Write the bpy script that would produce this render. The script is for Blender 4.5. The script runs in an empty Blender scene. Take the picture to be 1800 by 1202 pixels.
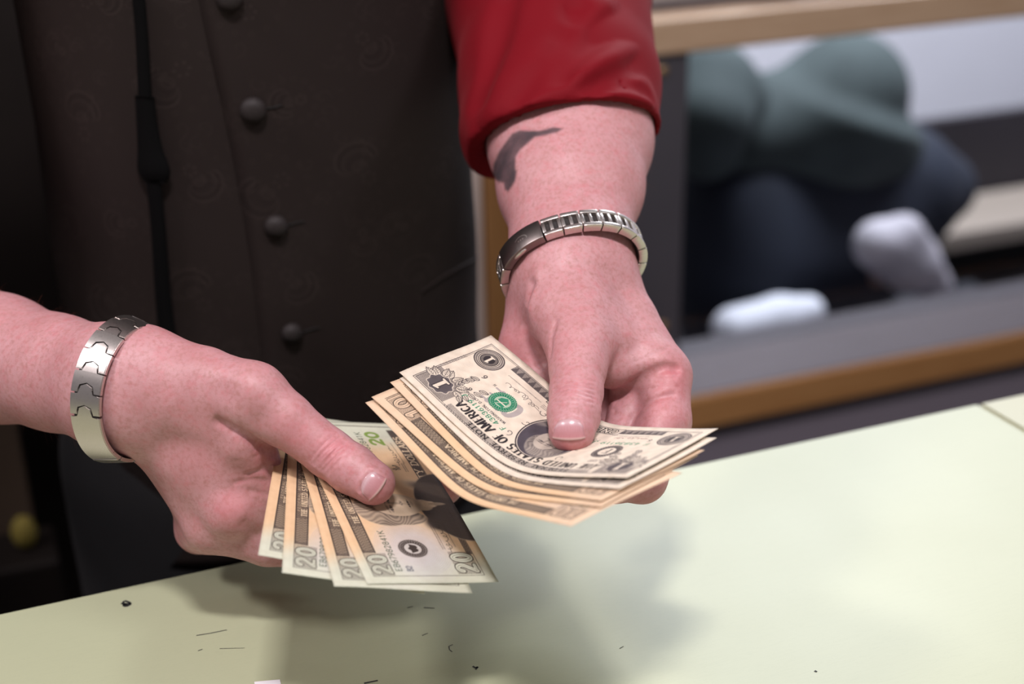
import bpy, bmesh, math, random
import numpy as np
from mathutils import Vector, Matrix

# ------------------------------------------------------------------ camera, world, lamps, exposure
F_PX = 2500.0                                   # 50 mm lens on a 36 mm sensor, 1800 px wide
AX = np.array([0.93065049, 0.162439, -0.32787686])      # world axes seen from the camera (right, up, back)
AY = np.array([-0.36555361, 0.37324074, -0.85267925])
AZ = np.array([-0.01613136, 0.91340294, 0.40673684])
CAM = np.array([0.0, 0.0, 1.40])
COUNTER_Z = 0.95

def W(p):
    """lens-centred millimetres (right, down, away) -> world metres"""
    p = np.asarray(p, float)
    q = np.stack([p[..., 0], -p[..., 1], -p[..., 2]], -1) / 1000.0
    return np.stack([q @ AX, q @ AY, q @ AZ], -1) + CAM

def INV(w):
    w = np.asarray(w, float) - CAM
    q = w[..., 0:1] * AX + w[..., 1:2] * AY + w[..., 2:3] * AZ
    return np.stack([q[..., 0], -q[..., 1], -q[..., 2]], -1) * 1000.0

def P(x, y, d):
    return np.array([(x - 900) * d / F_PX, (y - 601) * d / F_PX, d], float)

def PW(x, y, d):
    return W(P(x, y, d))

def ray_plane(x, y, axis, value):
    """the point of the place seen at a picture position, on the plane world[axis] = value"""
    r = W(P(x, y, 1000.0)) - CAM
    return CAM + r * ((value - CAM[axis]) / r[axis])

SC = bpy.context.scene
COL = SC.collection
cam_data = bpy.data.cameras.new('camera')
cam = bpy.data.objects.new('camera', cam_data)
COL.objects.link(cam)
cam.matrix_world = Matrix(((AX[0], AX[1], AX[2], CAM[0]), (AY[0], AY[1], AY[2], CAM[1]), (AZ[0], AZ[1], AZ[2], CAM[2]), (0, 0, 0, 1)))
cam_data.sensor_width = 36.0
cam_data.lens = 50.0
cam_data.clip_start = 0.02
cam_data.dof.use_dof = True
cam_data.dof.focus_distance = 0.725
cam_data.dof.aperture_fstop = 4.3
SC.camera = cam

wd = bpy.data.worlds.new('shop_light')
SC.world = wd
wd.use_nodes = True
wd.node_tree.nodes['Background'].inputs['Color'].default_value = (1.0, 0.95, 0.96, 1)
wd.node_tree.nodes['Background'].inputs['Strength'].default_value = 0.21

def area(name, loc, target, sx, sy, power, color):
    l = bpy.data.lights.new(name, 'AREA')
    l.shape = 'RECTANGLE'; l.size = sx; l.size_y = sy; l.energy = power; l.color = color
    o = bpy.data.objects.new(name, l)
    COL.objects.link(o)
    o.location = loc
    d = Vector(target) - Vector(loc)
    o.rotation_euler = d.to_track_quat('-Z', 'Y').to_euler()
    return o

area('ceiling_or_fill_lamp', (0.02, 0.0, 2.65), (0.25, 0.6, 1.0), 0.28, 0.14, 24, (1.0, 0.92, 0.95))
area('ceiling_or_fill_lamp', (1.75, 2.75, 2.70), (1.60, 2.2, 0.0), 1.2, 0.5, 46, (0.86, 0.94, 1.0))
area('ceiling_or_fill_lamp', (-1.2, 0.7, 2.65), (0.0, 0.6, 1.0), 0.5, 0.25, 19, (1.0, 0.91, 0.94))
area('ceiling_or_fill_lamp', (1.2, -0.3, 2.65), (0.3, 0.7, 1.0), 0.5, 0.25, 11, (0.97, 0.95, 1.0))
area('ceiling_or_fill_lamp', (2.3, 2.35, 2.70), (2.5, 3.7, 0.5), 1.2, 0.4, 120, (0.90, 0.91, 1.0))  # added fill with no known source, brightens wall and customer behind the glass
SC.view_settings.view_transform = 'Standard'
SC.view_settings.look = 'None'
SC.view_settings.exposure = 0.0
SC.view_settings.gamma = 1.0
SC.view_settings.use_curve_mapping = False

# ------------------------------------------------------------------ helpers
def link(name, me, mats=(), parent=None, kind=None, smooth=True):
    """world-space mesh -> object with its origin at its own base"""
    n = len(me.vertices)
    co = np.empty(n * 3); me.vertices.foreach_get('co', co); co = co.reshape(-1, 3)
    if parent is not None and parent.get('_org') is not None:
        pass
    org = np.array([(co[:, 0].min() + co[:, 0].max()) / 2, (co[:, 1].min() + co[:, 1].max()) / 2, co[:, 2].min()])
    co -= org
    me.vertices.foreach_set('co', co.ravel()); me.update()
    o = bpy.data.objects.new(name, me)
    COL.objects.link(o)
    for m in (mats if isinstance(mats, (list, tuple)) else [mats]):
        me.materials.append(m)
    if smooth:
        me.polygons.foreach_set('use_smooth', [True] * len(me.polygons))
    ORG[o.name] = org
    if parent is not None:
        o.parent = parent
        o.location = Vector(org - ORG[parent.name])
    else:
        o.location = Vector(org)
    if kind: o['kind'] = kind
    return o
ORG = {}

def empty(name, loc):
    o = bpy.data.objects.new(name, None)
    COL.objects.link(o)
    o.empty_display_size = 0.03
    o.location = Vector(loc)
    ORG[o.name] = np.array(loc, float)
    return o

def tag(o, label=None, cat=None, group=None, kind=None):
    if label: o['label'] = label
    if cat: o['category'] = cat
    if group: o['group'] = group
    if kind: o['kind'] = kind
    return o

def mesh_of(name, v, f, uv=None):
    me = bpy.data.meshes.new(name)
    v = np.asarray(v, float)
    me.from_pydata(v.tolist() if len(v) < 20000 else [tuple(x) for x in v], [], [tuple(int(i) for i in q) for q in f])
    if uv is not None:
        l = me.uv_layers.new(name='UVMap')
        idx = np.empty(len(me.loops), int); me.loops.foreach_get('vertex_index', idx)
        l.data.foreach_set('uv', np.asarray(uv, float)[idx].ravel())
    me.update()
    return me

def grid_faces(nu, nv, wrap_u=False, wrap_v=False):
    fs = []
    for i in range(nu if wrap_u else nu - 1):
        for j in range(nv if wrap_v else nv - 1):
            a, b = i, (i + 1) % nu
            c, d = j, (j + 1) % nv
            fs.append((a * nv + c, b * nv + c, b * nv + d, a * nv + d))
    return fs

def bm_mesh(bm, name='m'):
    bmesh.ops.recalc_face_normals(bm, faces=bm.faces[:])
    me = bpy.data.meshes.new(name); bm.to_mesh(me); bm.free()
    return me

def box_bm(bm, lo, hi, bevel=0.0, mat=None, seg=2):
    lo = Vector(lo); hi = Vector(hi)
    r = bmesh.ops.create_cube(bm, size=1.0)
    vs = r['verts']
    for v in vs:
        v.co = Vector(((lo.x + hi.x) / 2 + v.co.x * (hi.x - lo.x), (lo.y + hi.y) / 2 + v.co.y * (hi.y - lo.y), (lo.z + hi.z) / 2 + v.co.z * (hi.z - lo.z)))
    if bevel > 0:
        es = list({e for v in vs for e in v.link_edges})
        g = bmesh.ops.bevel(bm, geom=es, offset=bevel, segments=seg, affect='EDGES', profile=0.5)
        vs = list({v for f in g['faces'] for v in f.verts} | {v for v in vs if v.is_valid})
    if mat is not None:
        bmesh.ops.transform(bm, matrix=mat, verts=[v for v in vs if v.is_valid])
    return vs

def box(name, lo, hi, mat, bevel=0.0, parent=None, kind=None):
    bm = bmesh.new(); box_bm(bm, lo, hi, bevel)
    o = link(name, bm_mesh(bm, name), mat, parent, kind, smooth=False)
    return o

def sm(e0, e1, x):
    t = np.clip((x - e0) / (e1 - e0), 0, 1)
    return t * t * (3 - 2 * t)

def unit(v):
    v = np.asarray(v, float)
    return v / np.linalg.norm(v)

def catmull(pts, n):
    pts = np.asarray(pts, float)
    k = len(pts)
    ext = np.vstack([2 * pts[0] - pts[1], pts, 2 * pts[-1] - pts[-2]])
    t = np.linspace(0, k - 1, n)
    i = np.minimum(t.astype(int), k - 2); u = (t - i)[:, None]
    p0, p1, p2, p3 = ext[i], ext[i + 1], ext[i + 2], ext[i + 3]
    return 0.5 * ((2 * p1) + (-p0 + p2) * u + (2 * p0 - 5 * p1 + 4 * p2 - p3) * u ** 2 + (-p0 + 3 * p1 - 3 * p2 + p3) * u ** 3)

# ------------------------------------------------------------------ materials
class NT:
    def __init__(s, name):
        s.m = bpy.data.materials.new(name); s.m.use_nodes = True
        s.t = s.m.node_tree; s.b = s.t.nodes['Principled BSDF']
    def n(s, kind, **kw):
        x = s.t.nodes.new(kind)
        for k, v in kw.items():
            if k.startswith('_'): setattr(x, k[1:], v)
            else: x.inputs[k.replace('__', ' ')].default_value = v
        return x
    def l(s, a, b): s.t.links.new(a, b)
    def set(s, **kw):
        for k, v in kw.items(): s.b.inputs[k.replace('__', ' ')].default_value = v
        return s
    def mix(s, fac, a, b, mode='MIX'):
        x = s.t.nodes.new('ShaderNodeMix'); x.data_type = 'RGBA'; x.blend_type = mode
        for sock, val in ((x.inputs['Factor'], fac), (x.inputs[6], a), (x.inputs[7], b)):
            if isinstance(val, bpy.types.NodeSocket): s.l(val, sock)
            elif isinstance(val, (int, float)): sock.default_value = val
            else: sock.default_value = (*val[:3], 1)
        return x.outputs[2]
    def ramp(s, src, stops):
        x = s.t.nodes.new('ShaderNodeValToRGB')
        e = x.color_ramp.elements
        while len(e) < len(stops): e.new(0.5)
        for el, (pos, c) in zip(e, stops):
            el.position = pos; el.color = (c, c, c, 1) if isinstance(c, (int, float)) else (*c[:3], 1)
        s.l(src, x.inputs['Fac'])
        return x.outputs['Color']
    def math(s, op, a, b=0.0):
        x = s.t.nodes.new('ShaderNodeMath'); x.operation = op
        for sock, val in ((x.inputs[0], a), (x.inputs[1], b)):
            if isinstance(val, bpy.types.NodeSocket): s.l(val, sock)
            else: sock.default_value = val
        return x.outputs[0]
    def coord(s, which='Object', scale=None):
        tc = s.t.nodes.new('ShaderNodeTexCoord')
        o = tc.outputs[which]
        if scale is not None:
            mp = s.t.nodes.new('ShaderNodeMapping'); mp.inputs['Scale'].default_value = scale
            s.l(o, mp.inputs['Vector']); o = mp.outputs['Vector']
        return o
    def noise(s, vec, scale, detail=3.0, rough=0.5, dist=0.0):
        x = s.n('ShaderNodeTexNoise', Scale=scale, Detail=detail, Roughness=rough, Distortion=dist)
        s.l(vec, x.inputs['Vector']); return x.outputs['Fac']
    def bump(s, h, strength, dist=0.001):
        x = s.n('ShaderNodeBump', Strength=strength, Distance=dist)
        s.l(h, x.inputs['Height']); s.l(x.outputs['Normal'], s.b.inputs['Normal']); return x

def plain(name, color, rough=0.5, metal=0.0, spec=0.5, var=0.0, vscale=40.0, bump=0.0):
    t = NT(name).set(Base__Color=(*color, 1), Roughness=rough, Metallic=metal)
    t.b.inputs['Specular IOR Level'].default_value = spec
    v = t.coord('Object')
    n = t.noise(v, vscale, 4.0)
    if var > 0:
        c2 = tuple(max(0, c * (1 - var)) for c in color)
        c3 = tuple(min(1, c * (1 + var)) for c in color)
        t.l(t.mix(n, c2, c3), t.b.inputs['Base Color'])
    if bump > 0: t.bump(n, bump, 0.0006)
    return t.m

# ------------------------------------------------------------------ implicit surfaces for the body (millimetres, lens-centred)
def smin(a, b, k):
    if k <= 0: return np.minimum(a, b)
    h = np.maximum(k - np.abs(a - b), 0) / k
    return np.minimum(a, b) - h * h * k * 0.25

def d_caps(p, a, b, ra, rb):
    ab = b - a
    t = np.clip(((p - a) @ ab) / max(ab @ ab, 1e-9), 0, 1)
    q = p - a - t[:, None] * ab
    return np.sqrt((q * q).sum(1)) - (ra + t * (rb - ra))

def d_etube(p, pts, A, B, e1, k=8.0):
    out = None
    for i in range(len(pts) - 1):
        a, b = pts[i], pts[i + 1]
        ab = b - a; L = np.linalg.norm(ab); ax = ab / L
        u = unit(e1 - ax * (e1 @ ax)); w = np.cross(ax, u)
        r = p - a
        t = np.clip((r @ ax) / L, 0, 1)
        r = r - (t * L)[:, None] * ax
        ra = A[i] + t * (A[i + 1] - A[i]); rb = B[i] + t * (B[i + 1] - B[i])
        rc = np.minimum(ra, rb)
        x, y, z = r @ u, r @ w, r @ ax
        k0 = np.sqrt((x / ra) ** 2 + (y / rb) ** 2 + (z / rc) ** 2)
        k1 = np.sqrt((x / ra ** 2) ** 2 + (y / rb ** 2) ** 2 + (z / rc ** 2) ** 2)
        d = np.where(k1 > 1e-6, k0 * (k0 - 1) / np.maximum(k1, 1e-6), -rc)
        out = d if out is None else smin(out, d, k)
    return out

def d_ell(p, c, axes, rad):
    r = (p - c) @ np.asarray(axes).T
    rad = np.asarray(rad, float)
    k0 = np.sqrt(((r / rad) ** 2).sum(1)); k1 = np.sqrt(((r / rad ** 2) ** 2).sum(1))
    return np.where(k1 > 1e-6, k0 * (k0 - 1) / np.maximum(k1, 1e-6), -rad.min())

def poly_dist(p, pts):
    out = None
    for i in range(len(pts) - 1):
        d = d_caps(p, pts[i], pts[i + 1], 0, 0)
        out = d if out is None else np.minimum(out, d)
    return out

_BND = {}
def bound(q):
    """a ball round a limb or a fold line"""
    k = id(q)
    if k not in _BND:
        if isinstance(q, list): p = np.array(q); r = 0.0
        elif q[0] in 'ct': p = np.array(q[1]); r = float(max(q[2]))
        else: p = np.array([q[1]]); r = float(max(q[3]))
        m = (p.min(0) + p.max(0)) / 2
        _BND[k] = (m, float(np.linalg.norm(p - m, axis=1).max()) + r, q)
    return _BND[k]

class Body:
    """smooth union of limbs, then creases / ridges / bulges"""
    def __init__(s): s.prims = []; s.lines = []; s.spots = []; s.far = False
    def caps(s, pts, r, k=8.0, kin=3.0, group=None):
        s.prims.append(('c', [np.asarray(q, float) for q in pts], list(r), k, kin, group))
    def tube(s, pts, A, B, e1, k=10.0):
        s.prims.append(('t', [np.asarray(q, float) for q in pts], A, B, np.asarray(e1, float), k))
    def ell(s, c, axes, rad, k=10.0):
        s.prims.append(('e', np.asarray(c, float), np.asarray(axes, float), rad, k))
    def line(s, pts, depth, width): s.lines.append(([np.asarray(q, float) for q in pts], depth, width))
    def spot(s, c, h, w): s.spots.append((np.asarray(c, float), h, w))
    def prim(s, q, p):
        if q[0] == 'c':
            out = None
            for i in range(len(q[1]) - 1):
                d = d_caps(p, q[1][i], q[1][i + 1], q[2][i], q[2][i + 1])
                out = d if out is None else smin(out, d, q[4])
            return out
        if q[0] == 't': return d_etube(p, q[1], q[2], q[3], q[4])
        return d_ell(p, q[1], q[2], q[3])
    def __call__(s, p):
        p = np.asarray(p, float)
        c = p.mean(0)[None]; R = np.sqrt(((p - c) ** 2).sum(1).max())
        cull = R < 60 and not s.far
        out = np.full(len(p), 1e3)
        grp = {}
        for q in s.prims:
            k = q[3] if q[0] == 'c' else q[5] if q[0] == 't' else q[4]
            if cull and (np.linalg.norm(bound(q)[0] - c[0]) - bound(q)[1] - R > 22 + k or s.prim(q, c)[0] - R > 22 + k): continue
            d = s.prim(q, p)
            g = q[5] if q[0] == 'c' else None
            if g:
                grp[g] = (smin(grp[g][0], d, 0.8), k) if g in grp else (d, k)
            else:
                out = smin(out, d, k)
        for g, (d, k) in grp.items(): out = smin(out, d, k)
        for pts, dep, wid in s.lines:
            if cull and np.linalg.norm(bound(pts)[0] - c[0]) - bound(pts)[1] - R > 3 * wid: continue
            out = out + dep * np.exp(-(poly_dist(p, pts) / wid) ** 2)
        for cc, h, w in s.spots:
            if cull and np.linalg.norm(cc - c[0]) - R > 3 * w: continue
            r2 = ((p - cc) ** 2).sum(1)
            out = out - h * np.exp(-r2 / (w * w))
        return out
    def cast(s, pts, d0=600.0):
        """the skin points seen at picture positions"""
        q = np.asarray(pts, float)
        r = np.stack([(q[:, 0] - 900) / F_PX, (q[:, 1] - 601) / F_PX, np.ones(len(q))], 1)
        t = np.full(len(q), d0)
        L, S_, s.lines, s.spots, s.far = s.lines, s.spots, [], [], True
        for _ in range(22): t += np.clip(s(r * t[:, None]), -20, 60) * .9
        s.lines, s.spots, s.far = L, S_, False
        return r * t[:, None]
    def crease(s, pts, depth, width):
        """a fold drawn on the skin through picture positions"""
        s.line(list(s.cast(catmull(pts, 2 * len(pts) - 1) if len(pts) > 2 else pts)), depth, width)
    def swell(s, x, y, h, w): s.spot(s.cast([(x, y)])[0], h, w)
    def project(s, p, n=6):
        """walk points onto the surface"""
        p = np.array(p, float)
        for _ in range(n):
            d = s(p); g = s.grad(p)
            p = p - d[:, None] * g
        return p
    def dist_grad(s, p, e=0.3):
        """distance and direction from four samples"""
        T = np.array([(1, 1, 1), (1, -1, -1), (-1, 1, -1), (-1, -1, 1)], float)
        d = [s(p + e * t) for t in T]
        g = sum(a[:, None] * t for a, t in zip(d, T))
        return sum(d) / 4, g / np.maximum(np.linalg.norm(g, axis=1), 1e-9)[:, None]
    def grad(s, p, e=0.3):
        g = np.stack([s(p + e * np.eye(3)[i]) - s(p - e * np.eye(3)[i]) for i in range(3)], 1)
        return g / np.maximum(np.linalg.norm(g, axis=1), 1e-9)[:, None]

def surface_nets(f, lo, hi, h, bl=8):
    lo = np.asarray(lo, float); hi = np.asarray(hi, float)
    nb = np.ceil((hi - lo) / (h * bl)).astype(int)
    ix = np.stack(np.meshgrid(*[np.arange(n) for n in nb], indexing='ij'), -1).reshape(-1, 3)
    cen = lo + (ix + 0.5) * h * bl
    d = np.concatenate([f(c) for c in np.array_split(cen, max(1, len(cen) // 20000))])
    ix = ix[np.abs(d) < h * bl * 1.5]
    g = np.stack(np.meshgrid(*[np.arange(bl + 1)] * 3, indexing='ij'), -1).reshape(-1, 3)
    N = nb * bl + 3
    key = lambda c: ((c[..., 0] + 1) * N[1] + c[..., 1] + 1) * N[2] + c[..., 2] + 1
    vals = np.empty((len(ix), (bl + 1) ** 3), np.float32)
    ch = 3
    # spatial chunks so that far limbs are skipped
    for i in range(0, len(ix), ch):
        sub = ix[i:i + ch]
        pts = (lo + (sub[:, None, :] * bl + g[None]) * h).reshape(-1, 3)
        vals[i:i + ch] = f(pts).reshape(len(sub), -1)
    V = vals.reshape(-1, bl + 1, bl + 1, bl + 1)
    S = V < 0
    corners = [(a, b, c) for a in (0, 1) for b in (0, 1) for c in (0, 1)]
    cs = np.stack([V[:, a:a + bl, b:b + bl, c:c + bl] for a, b, c in corners], -1)
    cnt = (cs < 0).sum(-1)
    bi, x, y, z = np.nonzero((cnt > 0) & (cnt < 8))
    cv = cs[bi, x, y, z]
    cell = ix[bi] * bl + np.stack([x, y, z], 1)
    acc = np.zeros((len(cell), 3)); m = np.zeros(len(cell))
    for i in range(8):
        for j in range(i + 1, 8):
            df = np.array(corners[j]) - np.array(corners[i])
            if np.abs(df).sum() != 1: continue
            a, b = cv[:, i], cv[:, j]
            s = (a < 0) != (b < 0)
            t = np.where(s, a / np.where(a == b, 1, a - b), 0)
            acc += np.where(s[:, None], np.array(corners[i]) + t[:, None] * df, 0); m += s
    vert = lo + (cell + acc / m[:, None]) * h
    kk = key(cell); order = np.argsort(kk); ks = kk[order]
    faces = []
    for axs in range(3):
        u, w = [(1, 2), (2, 0), (0, 1)][axs]
        sl = [slice(0, bl)] * 3; s2 = list(sl); s2[axs] = slice(1, bl + 1)
        a = S[(slice(None), *sl)]; b = S[(slice(None), *s2)]
        bi, x, y, z = np.nonzero(a != b)
        base = ix[bi] * bl + np.stack([x, y, z], 1)
        inside = a[bi, x, y, z]
        q = []
        for du, dw in ((-1, -1), (0, -1), (0, 0), (-1, 0)):
            c = base.copy(); c[:, u] += du; c[:, w] += dw
            k2 = key(c); p = np.minimum(np.searchsorted(ks, k2), len(ks) - 1)
            q.append(np.where(ks[p] == k2, order[p], -1))
        q = np.stack(q, 1)
        q = np.where(inside[:, None], q, q[:, ::-1])
        faces.append(q[(q >= 0).all(1)])
    return vert, np.concatenate(faces)

# ------------------------------------------------------------------ the cashier's arms and hands
SHOULDER_R = np.array([-.03, 1.0, 1.40])
XI = np.array([1.0, 0, 0]); YI = np.array([0, 1.0, 0])
def right_of(a, b):
    d = unit(b - a); return unit(np.cross(d, [0, 0, 1.0]))

def make_arm_a():
    """his right arm, which enters at the picture's left"""
    B = Body()
    fa = [P(232, 690, 735), P(190, 677, 743), P(100, 655, 772), P(0, 630, 796), P(-100, 600, 838), P(-214, 560, 905)]
    B.tube(fa, [31.5, 31.5, 30.5, 35, 41, 46], [25, 25, 28, 33, 40, 46], YI, 10)
    B.caps([P(-214, 560, 905), INV(SHOULDER_R)], [47, 58], 14)
    # back of the hand
    B.caps([P(262, 640, 735), P(360, 665, 722), P(446, 696, 711)], [17.5, 15.6, 16.2], 16)         # thumb metacarpal
    B.caps([P(258, 705, 746), P(330, 795, 741), P(412, 893, 735)], [19, 17, 14.5], 16)            # index metacarpal
    B.caps([P(268, 728, 758), P(372, 922, 748)], [18, 13.5], 14)                             # middle metacarpal
    B.caps([P(300, 745, 772), P(360, 926, 770)], [17, 13], 14)
    B.caps([P(330, 760, 785), P(352, 930, 795)], [16, 12.5], 14)
    B.caps([P(330, 705, 726), P(420, 770, 722)], [17, 13], 16)                              # first web
    B.caps([P(400, 800, 735), P(448, 800, 728)], [16, 11], 12)
    B.caps([P(370, 800, 738), P(470, 858, 738)], [15, 13], 14)
    # thumb
    B.caps([P(446, 696, 711), P(500, 736, 711), P(579, 797, 712)], [15.4, 13.4, 12.2], 7, 4)
    B.caps([P(579, 797, 712), P(618, 824, 708), P(656, 849, 704)], [12.1, 12.2, 11.0], 3, 3)
    # fingers under the notes
    B.caps([P(412, 893, 735), P(500, 910, 748), P(580, 880, 757), P(670, 845, 771), P(757, 812, 784)], [14, 12.2, 12, 10.6, 8.8], 7, 3, 'i')
    B.caps([P(374, 924, 748), P(470, 952, 746), P(560, 962, 752), P(672, 918, 767), P(783, 857, 775)], [13.4, 12.4, 12, 10.6, 9.2], 7, 3, 'm')
    B.caps([P(360, 926, 770), P(470, 950, 776), P(540, 945, 780), P(640, 915, 796)], [13, 12, 11.5, 10], 7, 3, 'r')
    B.caps([P(350, 930, 795), P(440, 930, 802), P(510, 915, 808), P(580, 890, 815)], [12, 10.5, 10, 8.5], 7, 3, 's')
    # creases and folds
    B.crease([(386, 742), (420, 758), (455, 778), (484, 797)], 2.8, 2.6)
    B.crease([(484, 822), (462, 826), (436, 834)], 1.3, 1.7)
    B.crease([(478, 800), (470, 814), (484, 826)], 1.6, 3.2)
    B.crease([(470, 845), (445, 842), (415, 848)], .5, 1.4)
    B.crease([(474, 870), (440, 862)], .4, 1.6)
    B.crease([(425, 795), (455, 786)], .5, 1.6)
    B.crease([(418, 806), (450, 800)], .4, 1.5)
    B.crease([(395, 690), (425, 712), (450, 735)], 1.3, 6.5)
    B.crease([(350, 640), (420, 655)], -.7, 6)
    B.crease([(430, 920), (452, 940)], .8, 3)
    B.swell(424, 792, 1.8, 9.0)
    B.swell(440, 640, .8, 6.0)
    B.swell(412, 895, 1.2, 9.0)
    for o, dp in ((-17, .45), (-9, .65), (-3, .5), (4, .7), (11, .6), (20, .4)):          # thumb knuckle wrinkles
        cx, cy = 579 + o * .8, 797 + o * .62
        B.crease([(cx - 20, cy + 24), (cx - 6 + o * .1, cy + 6), (cx + 10 + o * .1, cy - 10), (cx + 25, cy - 22)], dp, .95)
    B.swell(579, 795, .9, 6.5)
    # nail bed fold
    B.crease([(633, 868), (627, 860), (634, 844), (648, 822), (655, 824)], -.55, 1.3)
    B.crease([(655, 824), (682, 841)], -.35, 1.2); B.crease([(633, 868), (650, 884)], -.35, 1.2)
    #A
    return B

def make_arm_b():
    """his left arm, at the picture's middle"""
    B = Body()
    fa = [P(1005, 470, 780), P(1003, 425, 790), P(1003, 330, 822), P(1002, 250, 848), P(1000, 150, 885), P(1000, -34, 960)]
    B.tube(fa, [32.5, 32.5, 41.5, 48.5, 51, 48], [25, 26, 36, 42, 46, 46], XI, 10)
    B.caps([P(1000, -34, 960), INV(np.array([0.40, 1.0, 1.42]))], [50, 60], 14)
    # palm, back, thumb base
    B.caps([P(985, 470, 778), P(985, 545, 757), P(1018, 605, 739)], [21, 18.5, 16.5], 16)    # thumb metacarpal
    B.caps([P(960, 500, 790), P(935, 610, 782), P(960, 690, 775)], [20, 18, 16], 14)         # heel of the hand
    B.caps([P(1050, 480, 790), P(1100, 565, 775), P(1166, 660, 760)], [19, 17, 14.5], 14)    # index metacarpal
    B.caps([P(1040, 490, 805), P(1135, 660, 785)], [19, 15], 14)
    B.caps([P(1020, 500, 815), P(1090, 670, 800)], [18, 15], 14)
    B.caps([P(1000, 510, 815), P(1040, 680, 805)], [17, 14], 14)
    B.caps([P(1030, 555, 755), P(1092, 610, 754)], [15, 12], 16)                             # first web
    B.caps([P(1050, 610, 752), P(1085, 645, 752), P(1150, 642, 754)], [13.5, 12.5, 13], 7)
    # thumb
    B.caps([P(1018, 605, 739), P(1016, 645, 726), P(1013, 690, 714)], [15.6, 14.2, 13.3], 8, 4)
    B.caps([P(1013, 690, 714), P(1009, 728, 703), P(1005, 757, 693)], [13.0, 12.9, 11.4], 3, 3)
    # fingers
    B.caps([P(1166, 660, 758), P(1168, 740, 746), P(1128, 840, 728), P(1080, 845, 718), P(1028, 832, 712)], [14.6, 13.8, 12.8, 11, 9.4], 5, 3, 'i')
    B.caps([P(1118, 660, 772), P(1106, 730, 757), P(1075, 815, 742), P(1010, 850, 732), P(960, 840, 735)], [13.5, 11.2, 11, 10, 9], 5, 3, 'm')
    B.caps([P(1075, 670, 790), P(1066, 740, 778), P(1035, 815, 768), P(975, 840, 755), P(930, 825, 755)], [13, 11.5, 11, 10, 9], 5, 3, 'r')
    B.caps([P(1030, 670, 800), P(1010, 750, 795), P(975, 800, 785), P(925, 800, 775)], [12, 10, 9.5, 8], 5, 3, 's')
    # creases
    B.crease([(1082, 694), (1110, 680), (1140, 660), (1168, 646), (1188, 648)], 4.6, 2.3)
    B.crease([(1082, 690), (1112, 674), (1140, 656)], 1.5, 5)
    B.crease([(1104, 752), (1112, 735), (1128, 714), (1150, 703), (1180, 694)], 1.5, 2.0)
    B.crease([(1150, 668), (1185, 664)], .5, 1.3); B.crease([(1146, 684), (1190, 680)], .45, 1.3)
    B.crease([(1150, 738), (1195, 734)], -.5, 6)
    B.crease([(1060, 712), (1078, 704), (1090, 706)], .7, 1.6); B.crease([(1056, 730), (1080, 722)], .6, 1.5)
    B.crease([(936, 500), (927, 530), (922, 560), (925, 590), (938, 620), (960, 655)], 2.4, 3.0)
    B.crease([(946, 480), (936, 505), (930, 540)], -1.2, 4.0)
    B.crease([(977, 565), (970, 590), (967, 622)], 1.0, 1.8)
    B.crease([(1066, 690), (1080, 655), (1098, 625), (1120, 610)], 1.8, 5.0)
    for k in range(4): B.crease([(1085 + k * 12, 652 - k * 9), (1120 + k * 14, 634 - k * 6), (1150 + k * 8, 632 - k * 8)], .22, 1.2)
    B.swell(1186, 670, 1.3, 7.0)
    B.swell(1160, 725, 1.2, 10)
    for o, dp in ((-22, .4), (-14, .6), (-7, .7), (1, .85), (8, .6), (16, .5), (24, .3)):
        B.crease([(974, 690 + o * 1.0), (994, 684 + o), (1016, 684 + o + abs(o) * .12), (1045, 692 + o)], dp, .95)
    B.swell(1010, 690, .8, 7)
    B.crease([(972, 775), (974, 752), (980, 738), (1000, 733), (1020, 737), (1027, 750), (1029, 775)], -.55, 1.3)
    return B
ARM_A = make_arm_a()
ARM_B = make_arm_b()

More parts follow.
